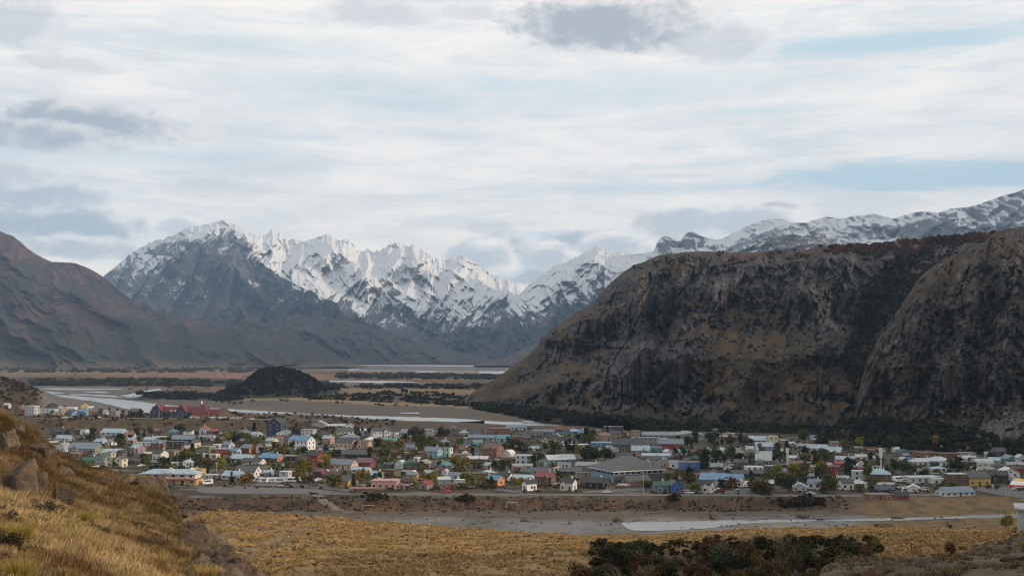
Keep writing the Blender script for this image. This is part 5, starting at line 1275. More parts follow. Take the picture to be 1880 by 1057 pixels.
# ---- open timber shelter by the road, kiosk, goals, fences
x, y, z = at_base(662, 906); root = empty('shelter', (x, y+2, z)); tag(root, 'low open timber shelter with brown plank roof beside the road', 'shelter')
V, Fc = join(*[box(dx_-.1, dx_+.1, dy_-.1, dy_+.1, -.5, 2.3) for dx_ in np.linspace(-5.3, 5.3, 7) for dy_ in (-1.4, 1.4)]); mesh('post', V, Fc, [m_wood], root); root.children[-1].name = 'post_frame'
V, Fc = slab([(-5.8, -1.8, 2.45), (5.8, -1.8, 2.45), (5.8, 1.8, 2.75), (-5.8, 1.8, 2.75)], .12); mesh('roof', V, Fc, [rm_('rust')], root); V, Fc = box(-5.3, 5.3, 1.35, 1.45, 0, 1.3); mesh('back_panel', V, Fc, [m_wood], root)
x, y, z = at_base(1355, 907.5); root = empty('kiosk', (x, y+1, z)); tag(root, 'small teal kiosk with flat lid standing beside the front road', 'kiosk'); V, Fc = box(-1.0, 1.0, -.9, .9, -.3, 2.3); mesh('wall', V, Fc, [wm_('teal')], root); V, Fc = box(-1.15, 1.15, -1.05, 1.05, 2.3, 2.45); mesh('roof', V, Fc, [rm_('teal')], root); add_door(root, .2, -.9, 0, 0)
for gx_, gy_, lb in ((676, 935.5, 'white football goal at the left end of the brown pitch'), (940, 930, 'white football goal at the right end of the brown pitch')):
    x, y, z = at_base(gx_, gy_); root = empty('football_goal', (x, y, z), R(20)); tag(root, lb, 'goal', 'goals on the riverside pitch')
    V, Fc = join(box(-2.5, -2.4, -.05, .05, -.6, 2.0), box(2.4, 2.5, -.05, .05, -.6, 2.0), box(-2.5, 2.5, -.05, .05, 2.0, 2.1)); mesh('goal_frame', V, Fc, [wm_('silver')], root); V, Fc = join(box(-2.45, -2.4, .06, 1.4, -.1, .05), box(2.4, 2.45, .06, 1.4, -.1, .05), box(-2.45, 2.45, 1.4, 1.45, -.1, .05)); mesh('ground_bar', V, Fc, [wm_('silver')], root)
for (a0, b0), (a1, b1), lb in (((1008, 899.5), (1030, 901.5), 'weathered plank fence before the red-roofed house with porch'), ((1062, 902), (1081, 903), 'plank fence joining the white cottage and the black cabin'), ((1112, 899), (1130, 897.5), 'pale plank fence right of the long black cabin'), ((1700, 900), (1738, 897), 'low fence behind the long grey bungalow')):
    p, q = at_base(a0, b0), at_base(a1, b1); Ln = math.hypot(q[0]-p[0], q[1]-p[1]); root = empty('fence', p, math.atan2(q[1]-p[1], q[0]-p[0])); tag(root, lb, 'fence')
    V, Fc = join(*[box(i*.32, i*.32+.25, -.03, .03, -.3, 1.2+.12*rn.random()) for i in range(int(Ln/.32))]); mesh('planks', V, Fc, [m_wood], root); V, Fc = box(0, Ln, .031, .09, .7, .8); mesh('rail', V, Fc, [m_wood], root)
# ---- lamps, poles and masts
m_pole = plain('galvanised_pole', (.34, .35, .35), .5, .5); m_lampw = plain('lamp_shade', (.6, .6, .6), .5)
def tube(x0, y0, z0, x1, y1, z1, r0, r1=None, n=6):
    a = Vector((x0, y0, z0)); b = Vector((x1, y1, z1)); d = (b-a).normalized(); u = d.orthogonal().normalized(); v = d.cross(u); r1 = r1 or r0; V = [tuple(p+(u*math.cos(t)+v*math.sin(t))*r) for p, r in ((a, r0), (b, r1)) for t in [6.2832*i/n for i in range(n)]]
    return V, [(i, (i+1) % n, (i+1) % n+n, i+n) for i in range(n)]+[tuple(range(n, 2*n))]
LAMPS = [(156, 812, 12, 0), (194, 819, 17, 1), (220, 816, 15, 1), (325, 860, 30, 0), (397, 871, 18, 2), (411, 866, 13, 0), (475, 887, 36, 1), (481, 873, 26, 0), (522, 845, 17, 0), (606, 846, 20, 0), (462, 812, 14, 0), (300, 795, 12, 0), (249, 853, 15, 0), (430, 888, 16, 0), (571, 897, 12, 0), (500, 815, 14, 0), (693, 826, 14, 0), (788, 865, 14, 0), (855, 866, 26, 0), (928, 853, 18, 0), (985, 857, 21, 0), (833, 896, 18, 0), (1058, 877, 17, 1), (1063, 877, 18, 1), (1124, 850, 22, 0), (1132, 850, 16, 0), (1141, 820, 18, 0), (1181, 905, 38, 0), (1183, 811, 13, 0), (1336, 870, 24, 0), (1346, 904, 16, 0), (1339, 802, 8, 1), (1353, 815, 14, 0), (1430, 866, 18, 1), (1433, 823, 14, 0), (1540, 845, 12, 0), (1554, 858, 16, 0), (1450, 860, 14, 0), (1634, 850, 16, 0), (1751, 867, 24, 0), (1780, 905, 18, 0), (1847, 914, 16, 0), (1763, 838, 14, 0), (292, 765.5, 19, 1), (1600, 864, 16, 0), (1538, 893, 24, 0), (1700, 843, 16, 0), (630, 843, 14, 0), (362, 866, 10, 0), (716, 847, 14, 0)]
m_pw = plain('wooden_pole', (.20, .15, .11), .9)
lx_, ly_, lz_ = hits([l[0] for l in LAMPS], [l[1] for l in LAMPS], 300.)
for (a, b, h, k), x, y, z in zip(LAMPS, lx_, ly_, lz_):
    H = h*y/F+.5; nm = ('utility_pole', 'street_lamp', 'street_lamp')[k]; root = empty(nm, (x, y, z)); V, Fc = tube(0, 0, -.5, 0, 0, H, .14, .09)
    if k == 0:
        mesh('pole', V, Fc, [m_pw if (a*7) % 3 < 1.5 else m_pole], root); V, Fc = box(-.8, .8, -.06, .06, H-.5, H-.36); mesh('crossarm', V, Fc, [m_pw], root); d = 'wooden pole with crossarm' if (a*7) % 3 < 1.5 else 'grey pole with crossarm'
    elif k == 1:
        V2, F2 = tube(0, 0, H-.15, -1.5, -.2, H+.35, .07); V, Fc = join((V, Fc), (V2, F2)); mesh('pole', V, Fc, [m_pole], root); V, Fc = box(-2.0, -1.2, -.35, -.05, H+.25, H+.42); mesh('lamp_head', V, Fc, [m_lampw], root); d = 'tall lamp post with curved arm'
    else:
        mesh('pole', V, Fc, [m_pole], root); V, Fc = box(-.3, .3, -.3, .3, H, H+.6); mesh('lamp_head', V, Fc, [m_lampw], root); d = 'pole with white globe lamp'
    tag(root, uniq(d, a, b), 'pole' if k == 0 else 'street lamp', 'poles and lamps along the streets')
for a, b, h, w_, lb, nm in ((1618, 872, 48, 1.0, 'tall white mast with a thick cylinder head behind the hip-roofed house', 'antenna_mast'), (1446, 856, 32, 1.1, 'thick pale column, right one of the pair below the orange gable', 'silo_column'), (1436, 846, 22, 1.0, 'thinner pale column, left one of the pair below the orange gable', 'silo_column')):
    x, y, z = at_base(a, b); H = h*y/F; root = empty(nm, (x, y, z)); V, Fc = tube(0, 0, -.5, 0, 0, H, w_*.35 if nm[0] == 'a' else w_*.6, n=10); mesh('column', V, Fc, [wm_('silver')], root); V, Fc = tube(0, 0, H*.66 if nm[0] == 'a' else H*.8, 0, 0, H+.3, w_*.85, n=12); mesh('head', V, Fc, [wm_('white')], root); tag(root, lb, 'mast' if nm[0] == 'a' else 'column')
x, y, z = at_base(1718, 828); root = empty('lattice_tower', (x, y, z)); V, Fc = join(*([tube(sx*2, sy*2, -1, sx*.8, sy*.8, 9, .12) for sx in (-1, 1) for sy in (-1, 1)]+[tube(-2+.4*i/2, -2+.2*i, i*2., 2-.2*i, -2+.2*i, i*2.+2, .08) for i in range(5)])); mesh('frame', V, Fc, [wm_('rust')], root); V, Fc = box(-1.2, 1.2, -1.2, 1.2, 9, 10.5); mesh('tank', V, Fc, [wm_('rust')], root); tag(root, 'rusty red lattice tower with tank at the foot of the cliff', 'tower')
# church steeple
x, y, z = at_base(1405, 853); root = empty('church', (x, y+4, z), R(-12)); volume(root, 9, 6.5, 3.0, 4.6, 'g', 'grey', 'silver', face=1, maxw=2); V, Fc = box(-4.9, -2.7, -1.1, 1.1, 0, 8.5); mesh('tower', V, Fc, [wm_('pale')], root); V, Fc = ([(-5.1, -1.3, 8.5), (-2.5, -1.3, 8.5), (-2.5, 1.3, 8.5), (-5.1, 1.3, 8.5), (-3.8, 0, 12.2)], [(0, 1, 4), (1, 2, 4), (2, 3, 4), (3, 0, 4), (0, 3, 2, 1)]); mesh('spire', V, Fc, [rm_('silver')], root); tag(root, 'small grey steep-roofed church with pale pointed spire', 'church')
# ---- vehicles
def car_proto(kind, m):
    root = empty(kind, (0, 0, 0)); Lc, Wc, H = {'car': (4.3, 1.75, 1.45), 'van': (5.2, 2.0, 2.5), 'caravan': (6.0, 2.3, 2.7)}[kind]
    if kind == 'car':
        pr = [(-2.15, .35), (-2.1, .85), (-1.35, .95), (-.75, 1.42), (.95, 1.45), (1.75, .98), (2.13, .9), (2.15, .35)]; gl = [(-1.2, .98), (-.72, 1.36), (.9, 1.38), (1.55, 1.0)]
    elif kind == 'van': pr = [(-2.6, .35), (-2.55, 1.1), (-1.9, 1.5), (-1.4, 2.4), (2.5, 2.5), (2.6, .35)]; gl = [(-1.75, 1.5), (-1.35, 2.15), (1.5, 2.15), (1.5, 1.5)]
    else: pr = [(-3, .45), (-3, 1.6), (-2.3, 2.6), (2.8, 2.7), (3, .45)]; gl = [(-1.6, 1.4), (-1.6, 2.0), (1.6, 2.0), (1.6, 1.4)]
    n = len(pr); V = [(a, -Wc/2, b) for a, b in pr]+[(a, Wc/2, b) for a, b in pr]; mesh('body', V, [tuple(range(n)), tuple(range(2*n-1, n-1, -1))]+[(i, i+n, (i+1) % n+n, (i+1) % n) for i in range(n)], [m], root)
    n = len(gl); V = [(a, -Wc/2-.02, b) for a, b in gl]+[(a, Wc/2+.02, b) for a, b in gl]; mesh('side_windows', V, [tuple(range(n)), tuple(range(2*n-1, n-1, -1))]+[(i, i+n, (i+1) % n+n, (i+1) % n) for i in range(n)], [m_glass], root)
    if kind == 'car': V, Fc = slab([(-1.30, -.72, 1.03), (-1.30, .72, 1.03), (-.78, .68, 1.44), (-.78, -.68, 1.44)][::-1], .03); mesh('windscreen', V, Fc, [m_glass], root)
    for sx in (-.62, .62):
        for sy in (-1, 1): V, Fc = tube(sx*Lc/2, sy*(Wc/2-.2), .33, sx*Lc/2, sy*(Wc/2+.02), .33, .33, n=12); mesh('wheel', V, Fc, [m_tyre], root)
    return root
m_tyre = plain('tyre_rubber', (.02, .02, .02), .8)
CM = {k: plain('paint_'+k, c, .3, .6, var=.02) for k, c in dict(white=(.65, .65, .65), silver=(.38, .40, .42), red=(.35, .03, .03), dark=(.04, .045, .05), blue=(.05, .12, .28)).items()}
def copy_tree(o):
    c = o.copy(); col.objects.link(c)
    for ch in o.children: d = ch.copy(); col.objects.link(d); d.parent = c
    return c
CARS = [(352, 766.3, 'white', 20), (357, 767, 'silver', 160), (362, 767.5, 'white', 15), (376, 767, 'white', 100), (381, 767.3, 'dark', 10), (386, 767.5, 'white', 170), (392, 767.2, 'white', 20), (400, 767.3, 'silver', 165), (405, 767.6, 'white', 30), (412, 767.4, 'white', 10), (426, 768, 'white', 0), (435, 768.2, 'silver', 10), (442, 768.2, 'white', 5), (462, 770, 'white', 0), (111, 766.7, 'dark', 0), (119, 766.9, 'white', 0), (128, 767, 'silver', 0), (180, 767, 'white', 5), (207, 766.8, 'red', 0), (330, 769.3, 'dark', 0),
        (583, 882, 'white', 20), (574, 884, 'silver', 160), (259, 856, 'white', 25), (317, 892.3, 'dark', 70), (345, 892, 'dark', 100), (283, 849, 'white', 15), (290, 850, 'silver', 5), (861, 895, 'white', 30), (819, 904.5, 'red', 3), (854, 832, 'white', 20), (835, 832, 'red', 170), (1255, 905.5, 'red', 20), (1265, 906, 'white', 165), (1273, 905.3, 'silver', 10), (1318, 901.5, 'white', 15), (1324, 902, 'red', 10), (1370, 894, 'white', 20), (1378, 893.5, 'blue', 10), (1489, 908, 'white', 5), (1347, 871, 'silver', 10), (1652, 884.5, 'white', 8), (1661, 885, 'white', 175), (1697, 900, 'white', 20), (1866, 899.5, 'silver', 10), (1876, 900, 'dark', 0), (1656, 897, 'silver', 10), (1664, 898, 'white', 15), (945, 858, 'white', 5), (1115, 905, 'silver', 25), (1770, 861, 'silver', 10), (1710, 862, 'dark', 10), (1310, 868, 'silver', 0)]
CV = [(381, 889, 'van', 'white', 30), (474, 885, 'van', 'white', 20), (486, 886, 'caravan', 'silver', 10), (499, 886, 'caravan', 'white', 15), (514, 886, 'caravan', 'white', 5), (534, 885, 'caravan', 'white', 20), (544, 885, 'van', 'white', 10), (1374, 892, 'van', 'white', 20), (1649, 883, 'caravan', 'white', 5), (808, 886, 'caravan', 'white', 0)]
allv = [(a, b, 'car', c, r) for a, b, c, r in CARS]+CV; vx_, vy_, vz_ = hits([v[0] for v in allv], [v[1] for v in allv], 300.); protos = {}
for (a, b, kind, c, r), x, y, z in zip(allv, vx_, vy_, vz_):
    if (kind, c) not in protos: o = protos[kind, c] = car_proto(kind, CM[c])
    else: o = copy_tree(protos[kind, c])
    o.location = (x, y, z+.05); o.rotation_euler = (0, 0, R(r)); tag(o, uniq(c+' '+('hatchback ' if kind == 'car' else '')+kind+' parked', a, b), kind, kind+'s parked about the town')
# ---- timber stacks in the yard
for i, (a, b, w_) in enumerate(((1196, 870, 10), (1206, 871, 9), (1217, 871, 11), (1230, 872, 10), (1243, 873, 12), (1258, 873, 14), (1272, 874, 12), (1286, 873, 13), (1299, 872, 11), (1308, 871, 8))):
    x, y, z = at_base(a, b); w = w_*y/F; lay = rn.randint(4, 8); V, Fc = join(*[box(-w/2+.1*(k % 2), w/2-.1*((k+1) % 2), -1+.05*(k % 3), 1, k*.28, k*.28+.22) for k in range(lay)]); root = mesh('timber_stack', V, Fc, [plain('sawn_timber_%d' % i, rn.choice(((.34, .20, .10), (.26, .13, .07), (.30, .22, .15))), .9, var=.2)]); root.location = (x, y+1, z); root.rotation_euler[2] = R(rn.uniform(-25, 25)); tag(root, uniq(rn.choice(('low ', '')) + ('tall ' if lay > 6 else '')+'brown stack of sawn timber', a, b), 'timber stack', 'timber stacks in the yard')

# ---- small outbuildings in the yards
OC = [(rn.uniform(95, 1885), rn.uniform(793, 893)) for _ in range(260)]; q = hits([c[0] for c in OC], [c[1] for c in OC], 300.); nout = 0; taken = []
for (a, b), x, y, z in zip(OC, *q):
    if y < 525 or nout >= 105: continue
    if any(abs(a-i['cx']) < i['w']*.5+5 and -5 < i['by']-b < i['h']*.7 for i in items) or any(math.hypot(x-t[0], y-t[1]) < 7 for t in taken): continue
    if 1085 < a < 1220 and 850 < b < 900 or 255 < a < 365 and b > 850: continue
    taken.append((x, y)); nout += 1; T = rn.choice('ggst'); L = rn.uniform(3.5, 7.5); wall = rn.choice(['grey', 'brown', 'dark', 'pale', 'white', 'brick', 'tan', 'olive', 'slate', 'stone']); roof = rn.choice(['sky', 'slate', 'charcoal', 'grey', 'silver', 'brown', 'rust', 'black', 'green'])
    root = empty('outbuilding', (x, y+2, z), R(rn.choice((-30, -20, -12, 0, 10, 20)))); volume(root, L, rn.uniform(3, 5), rn.uniform(2, 2.9), rn.uniform(.7, 1.5), T, wall, roof, maxw=1, face=rn.choice((-1, 0, 1)), door=rn.random() < .5, over=.25)
    tag(root, uniq('low '+wcol(wall)+' outbuilding, '+rcol(roof)+' roof,', a, b), 'outbuilding', 'outbuildings in the town yards')
# ---------------------------------------------------------------- trees and shrubs of the town
def trunk_mesh(name, limbs, r0, seed, lean=.05, top=.8, tw=0):
    r = np.random.default_rng(seed); parts = []; tx, ty = r.uniform(-lean, lean, 2); parts.append(tube(0, 0, -.06, tx, ty, top, r0, r0*.35, 7))
    for i in range(limbs):
        f = r.uniform(.25, .85); bx, by, bz = tx*f, ty*f, top*f; a = r.uniform(0, 6.28); l = r.uniform(.14, .34); ex, ey, ez = bx+l*math.cos(a), by+l*math.sin(a), bz+l*r.uniform(.5, 1.3); parts.append(tube(bx, by, bz, ex, ey, ez, r0*.45*(1-f*.4), r0*.12, 5))
        for j in range(tw):
            b = a+r.uniform(-.9, .9); q = r.uniform(.4, 1); sx, sy, sz = bx+(ex-bx)*q, by+(ey-by)*q, bz+(ez-bz)*q; m_ = l*r.uniform(.3, .6); parts.append(tube(sx, sy, sz, sx+m_*math.cos(b), sy+m_*math.sin(b), sz+m_*r.uniform(.2, 1.2), r0*.12, r0*.05, 4))
    V, Fc = join(*parts); me = bpy.data.meshes.new(name); me.from_pydata(V, [], Fc); return me
def leafmat(name, c, v=.45):
    m, t, b = newmat(name); g = nd(t, 'ShaderNodeNewGeometry'); oi = nd(t, 'ShaderNodeObjectInfo'); tcn = nd(t, 'ShaderNodeTexCoord')
    n = noise(t, g.outputs['Position'], 1.3, 4, .7); f = mth(t, 'ADD', mth(t, 'MULTIPLY', mth(t, 'SUBTRACT', n, .5), v*4), 1.0)
    f = mth(t, 'MULTIPLY', f, mth(t, 'ADD', mth(t, 'MULTIPLY', oi.outputs['Random'], .6), .7)); cc = nd(t, 'ShaderNodeCombineXYZ'); [t.links.new(f, cc.inputs[i]) for i in range(3)]
    hs = nd(t, 'ShaderNodeHueSaturation'); hs.inputs['Color'].default_value = tuple(c)+(1,); t.links.new(mth(t, 'ADD', mth(t, 'MULTIPLY', oi.outputs['Random'], .05), .475), hs.inputs['Hue'])
    t.links.new(mixc(t, 1.0, hs.outputs[0], cc.outputs[0], 'MULTIPLY'), b.inputs['Base Color']); b.inputs['Roughness'].default_value = .9; b.inputs['Specular IOR Level'].default_value = .1; return m
m_bark = plain('bark', (.11, .08, .06), .95, var=.2, scale=3); m_pale_bark = plain('pale_bark', (.17, .15, .13), .9, var=.2, scale=3)
KIND = {'d': ('dark green tree', 'tree', (.032, .040, .018)), 'g': ('green tree', 'tree', (.060, .072, .022)), 'o': ('olive shrub', 'shrub', (.085, .078, .024)), 'y': ('yellow-green tree', 'tree', (.17, .14, .022)), 'p': ('slender yellowish poplar', 'poplar', (.15, .135, .025)), 'c': ('dark conifer', 'conifer', (.020, .030, .020)), 'a': ('rusty autumn shrub', 'shrub', (.13, .065, .022))}
def mk(V, m, nm='crown'):
    v, f = V; me = bpy.data.meshes.new(nm); n = len(f); me.vertices.add(len(v)); me.vertices.foreach_set('co', np.asarray(v, np.float32).ravel()); me.loops.add(n*4); me.loops.foreach_set('vertex_index', f.astype(np.int32).ravel()); me.polygons.add(n); me.polygons.foreach_set('loop_start', np.arange(0, n*4, 4, dtype=np.int32)); me.update(calc_edges=True); me.materials.append(m); return me
CR = {}
for k, (d, c_, rgb) in KIND.items():
    m = leafmat('leaves_'+c_+'_'+k, rgb); L_ = []
    for s in range(4):
        sd = 100+ord(k)*7+s
        if k == 'p': v = crown(420, .17, .50, .030, sd, .52, 9)
        elif k == 'c': v = crown(420, .30, .52, .034, sd, .50, 9, cone=1)
        elif k in 'oa': v = crown(420, .52, .42, .050, sd, .42, 9)
        else: v = crown(460, .40, .42, .042, sd, .56, 9)
        L_.append(mk(v, m))
    CR[k] = L_
TR = [trunk_mesh('trunk', 5, .028, 200+s) for s in range(3)]
for t_ in TR: t_.materials.append(m_bark)
TP = {}
def tree(x, y, z, H, k, lab=None, nm=None):
    nm = nm or {'p': 'poplar_tree', 'c': 'conifer_tree', 'o': 'shrub', 'a': 'shrub'}.get(k, 'tree'); s = rn.randrange(4)
    if (k, s) not in TP:
        root = empty(nm, (0, 0, 0)); a = bpy.data.objects.new('crown', CR[k][s]); b = bpy.data.objects.new('trunk', TR[s % 3]); [col.objects.link(q) for q in (a, b)]; a.parent = b.parent = root; TP[k, s] = root
    else: root = copy_tree(TP[k, s])
    root.location = (x, y, z-.05); root.rotation_euler = (0, 0, rn.uniform(0, 6.28)); w_ = rn.uniform(.85, 1.25); root.scale = (H*w_, H*w_, H*rn.uniform(.92, 1.08)); return root
TREES = '165,812,10,d 215,820,12,g 225,822,12,g 240,806,9,d 256,810,12,c 335,851,17,g 350,847,16,o 365,851,16,o 380,855,15,a 390,857,13,o 362,861,10,g 405,853,12,d 418,854,12,d 430,855,11,d 322,853,16,d 447,888,18,a 456,888,16,a 425,886,16,c 502,864,10,g 512,863,10,g 525,863,10,g 495,868,9,y 557,875,24,p 568,873,22,y 545,886,24,p 556,888,24,p 600,846,12,d 612,844,16,d 620,843,14,d 598,860,16,p 603,862,20,p 612,893,22,o 622,897,20,y 605,892,16,g 655,892,24,y 665,890,24,p 675,892,22,p 648,895,20,c 698,882,12,g 708,882,12,o 688,884,11,g 775,874,16,p 797,895,26,p 790,888,16,y 762,895,13,y 778,882,14,p 860,895,24,p 866,896,20,p 876,897,19,p 888,895,19,p 850,897,12,o 838,864,20,y 850,866,18,p 860,864,18,y 870,864,16,p 881,864,14,g 925,862,16,g 935,863,14,g 945,897,17,y 955,895,15,y 905,897,9,a 900,895,15,d 892,897,12,o 766,817,17,d 758,810,20,d 772,812,16,d 700,842,16,o 710,842,15,g 722,842,13,o 680,842,16,d 1040,828,17,c 1046,830,19,c 1054,830,17,c 1070,850,22,d 1085,850,27,d 1095,850,25,d 1110,848,22,d 1121,848,20,d 1060,812,15,d 1075,813,14,d 1084,811,14,o 1000,832,14,g 1025,832,14,g 1015,828,16,g 1012,848,18,d 990,853,20,d 978,852,16,o 1294,864,30,c 1265,883,24,c 1258,880,18,o 1275,905,18,o 1345,898,22,a 1325,899,15,d 1331,899,12,a 1390,904,26,o 1400,907,24,o 1385,901,24,a 1408,908,18,o 1450,903,26,d 1445,892,22,o 1460,880,22,y 1470,882,20,o 1505,874,24,y 1500,858,20,d 1520,903,24,g 1530,905,20,g 1512,905,20,o 1560,867,22,d 1557,874,26,c 1595,884,22,g 1480,838,16,d 1495,844,16,d 1510,847,20,g 1520,850,18,g 1580,902,14,o 1600,900,14,o 1660,874,20,g 1672,876,22,g 1645,870,20,d 1652,862,16,o 1752,868,20,d 1745,865,18,g 1760,866,20,d 1768,868,16,d 1740,903,12,y 1720,901,10,o 1747,903,13,g 1690,907,8,y 1815,897,8,o 1830,900,8,g 1345,850,22,g 1355,852,20,d 1300,850,18,d 1310,848,16,g 1320,850,18,d 1290,850,16,g 1335,845,14,o 1262,822,20,d 1275,820,22,d 1255,838,14,d 1240,836,12,d 1245,812,10,d 1300,812,18,d 1312,814,18,d 1325,816,14,c 1340,818,14,d 1360,818,14,c 1370,820,16,g 1380,818,12,d 1430,836,18,g 1440,838,16,o 1425,845,16,g 1380,850,14,g 1367,850,14,y 1240,880,14,o 1225,886,16,g 1190,896,14,o 1200,896,13,o 1184,898,12,g 1205,893,10,d 920,862,14,o 905,862,14,d 760,838,14,o 772,832,16,g 742,812,14,d 802,824,18,o 790,822,18,g 780,820,16,g 810,830,14,g 845,822,14,g 830,830,12,a 935,816,12,d 925,832,16,d 940,830,16,d 955,832,16,d 965,830,14,o 600,832,12,d 590,814,14,d 580,808,10,d 545,812,12,d 470,816,14,o 455,814,16,g 462,818,12,o 480,812,12,g 443,812,14,g 425,805,12,y 415,810,14,y 400,812,10,o 370,815,12,c 360,805,12,c 300,815,10,g 310,812,9,d 305,860,14,d 298,857,15,g 270,850,13,o 262,846,12,g 282,866,8,o 195,831,11,y 208,828,10,o 160,810,9,g 148,812,10,d 100,808,9,g 250,802,12,d 265,803,12,c 275,800,12,g 540,868,12,g 530,858,10,o 505,830,14,g 515,835,14,o 525,832,12,y 480,836,12,d 485,828,12,o 556,836,14,d 535,830,16,d 541,822,16,d 620,818,12,d 652,822,12,d 690,826,16,d 700,826,16,d 710,828,14,d 735,818,12,d 742,836,12,o 655,802,14,d 665,798,12,c 680,800,14,d 600,790,7,d 610,795,8,o 850,880,12,o 806,858,12,d 1625,868,14,o 1615,860,14,o 1640,856,12,d 1590,862,12,d 1600,846,12,d 1470,868,16,o 1480,866,14,g 1415,878,18,o 1420,888,22,o 1428,892,24,o 1436,895,20,g 1430,876,20,y 1600,900,12,g 1700,876,12,g 1690,878,14,d 1720,872,12,o 1790,870,14,d 1775,872,14,o 1810,880,10,d 1690,862,8,g 60,760,8,d 95,762,7,g 72,752,6,d 140,760,7,g 175,755,7,d 200,755,6,g 215,757,7,d 225,760,7,d 118,752,7,d'
tt = [t.split(',') for t in TREES.split()]
r3_ = random.Random(5); nx_ = 0
while nx_ < 110:
    a, b = r3_.uniform(100, 1870), r3_.uniform(796, 890)
    if any(abs(a-i['cx']) < i['w']*.5+2 and -3 < i['by']-b < i['h']*.6 for i in items) or 1085 < a < 1220 and b > 850: continue
    if any(abs(a-i['cx']) < i['w']*.5 and 0 < b-i['by'] < 8 for i in items): continue
    tt.append([str(round(a)), str(round(b)), str(r3_.randint(12, 20)), r3_.choice('ddggooyc')]); nx_ += 1; tx_ = [float(t[0]) for t in tt]; ty_ = [float(t[1]) for t in tt]; X3, Y3, Z3 = hits(tx_, ty_, 300.)
for (a, b, h, k), x, y, z in zip(tt, X3, Y3, Z3):
    H = float(h)*y/F*1.42; root = tree(x, y, z, H, k); sz = 'tall ' if float(h) > 21 else 'small ' if float(h) < 11 else ''
    tag(root, uniq(sz+KIND[k][0], float(a), float(b)), KIND[k][1], 'trees and shrubs between the houses')
# garden hedges and undergrowth between the houses (one mass nobody could count)
hp = []
for it, x, y, z in zip(items, *XYZ):
    s = y/F
    for i in range(rn.randint(3, 8)):
        hp.append((x+rn.uniform(-.9, .9)*it['w']*s, y-rn.uniform(1.0, 5)+(rn.random() < .4)*14))
hp = np.array(hp); a = rng.uniform(90, 1900, 4600); b = rng.uniform(790, 897, 4600); kk = fbm(a/40, b/8, 3, 501) > .02; q = hits(a[kk], b[kk], 300.); hp = np.concatenate([hp, np.stack([q[0], q[1]], 1)]); hp = hp[(hp[:, 1] > 512)]
ok = np.ones(len(hp), bool)
for it, x, y, z in zip(items, *XYZ): s = y/F; ok &= ~((np.abs(hp[:, 0]-x) < it['w']*s*.5) & (hp[:, 1] > y-.4) & (hp[:, 1] < y+9))
hp = hp[ok]; n = len(hp); s_ = rng.uniform(.7, 2.0, n); kc = np.array([(.030, .034, .016), (.06, .06, .022), (.10, .09, .025), (.09, .05, .02), (.04, .045, .02)])[rng.integers(0, 5, n)]*rng.uniform(.6, 1.3, n)[:, None]
scatter('hedges', cb, np.stack([hp[:, 0], hp[:, 1], G(hp[:, 0], hp[:, 1])-.1], -1), np.stack([s_*1.2, s_, s_*.8], -1), rng.uniform(0, 6.28, n), m_scrub, colr=kc)
# low garden walls, sheds of rubble: pale yard litter
a = rng.uniform(90, 1880, 700); b = rng.uniform(795, 896, 700); q = hits(a, b, 300.); V, Fc = [], []
parts = []
for x, y, z in zip(*q):
    if y < 520: continue
    L_, W_, H_ = rn.choice([(2.0, 1.2, .8), (.9, .8, .7), (6, .12, 1.1), (9, .12, 1.0), (.12, 7, 1.0), (3, 2, .5)]); v, f = box(-L_/2, L_/2, -W_/2, W_/2, -.2, H_); parts.append((place(v, x, y, z, rn.uniform(-.6, .2)), f))
V, Fc = join(*parts); o = mesh('yard_clutter', V, Fc, [m_wood, m_frame, wm_('grey'), wm_('brown'), wm_('brick')], mi=np.repeat([rn.choice((0, 0, 1, 2, 2, 3, 4)) for _ in parts], 6)); tag(o, kind='stuff')
# dark bushes on the near bank
for cxp, cyp, wx_, n in ((1480, 921, 30, 90), (1468, 924, 40, 60), (855, 916, 16, 30), (690, 913, 22, 30), (1235, 915, 10, 10)):
    a = rng.normal(cxp, wx_*.5, n); b = rng.normal(cyp, 2.5, n); q = hits(a, b, 300.); scrub(np.stack(q, -1)-[0, 0, .2], 1.4, 3.0, C(.040, .030, .017), .4)
# ---------------------------------------------------------------- thicket in the foreground hollow
def big_crown(n, seed, rx=.42, rz=.40, leaf=.022, zc=.56, lobes=16, **k): return crown(n, rx, rz, leaf, seed, zc, lobes, fill=.5, **k)
BK = {'evergreen': ((.040, .042, .019), 2600, 'dark evergreen beech'), 'rust': ((.085, .044, .018), 1700, 'rust-coloured beech'), 'olive': ((.082, .066, .024), 1900, 'olive-brown shrub'), 'gold': ((.12, .095, .022), 1700, 'golden-green shrub'), 'bare': ((.10, .07, .045), 420, 'nearly bare grey beech')}
BCR = {}; BTR = [trunk_mesh('trunk', 9, .022, 300+s, .12, .85, 3) for s in range(4)]
for t_ in BTR: t_.materials.append(m_bark)
BTP = [trunk_mesh('trunk', 13, .020, 320+s, .15, .92, 5) for s in range(3)]
for t_ in BTP: t_.materials.append(m_pale_bark)
for k, (rgb, n, d) in BK.items():
    m = leafmat('thicket_leaves_'+k, rgb, .5); BCR[k] = [mk(big_crown(n, 400+i*3+len(k)*11), m) for i in range(4)]
BP = {}
TH = []
r2_ = random.Random(12)
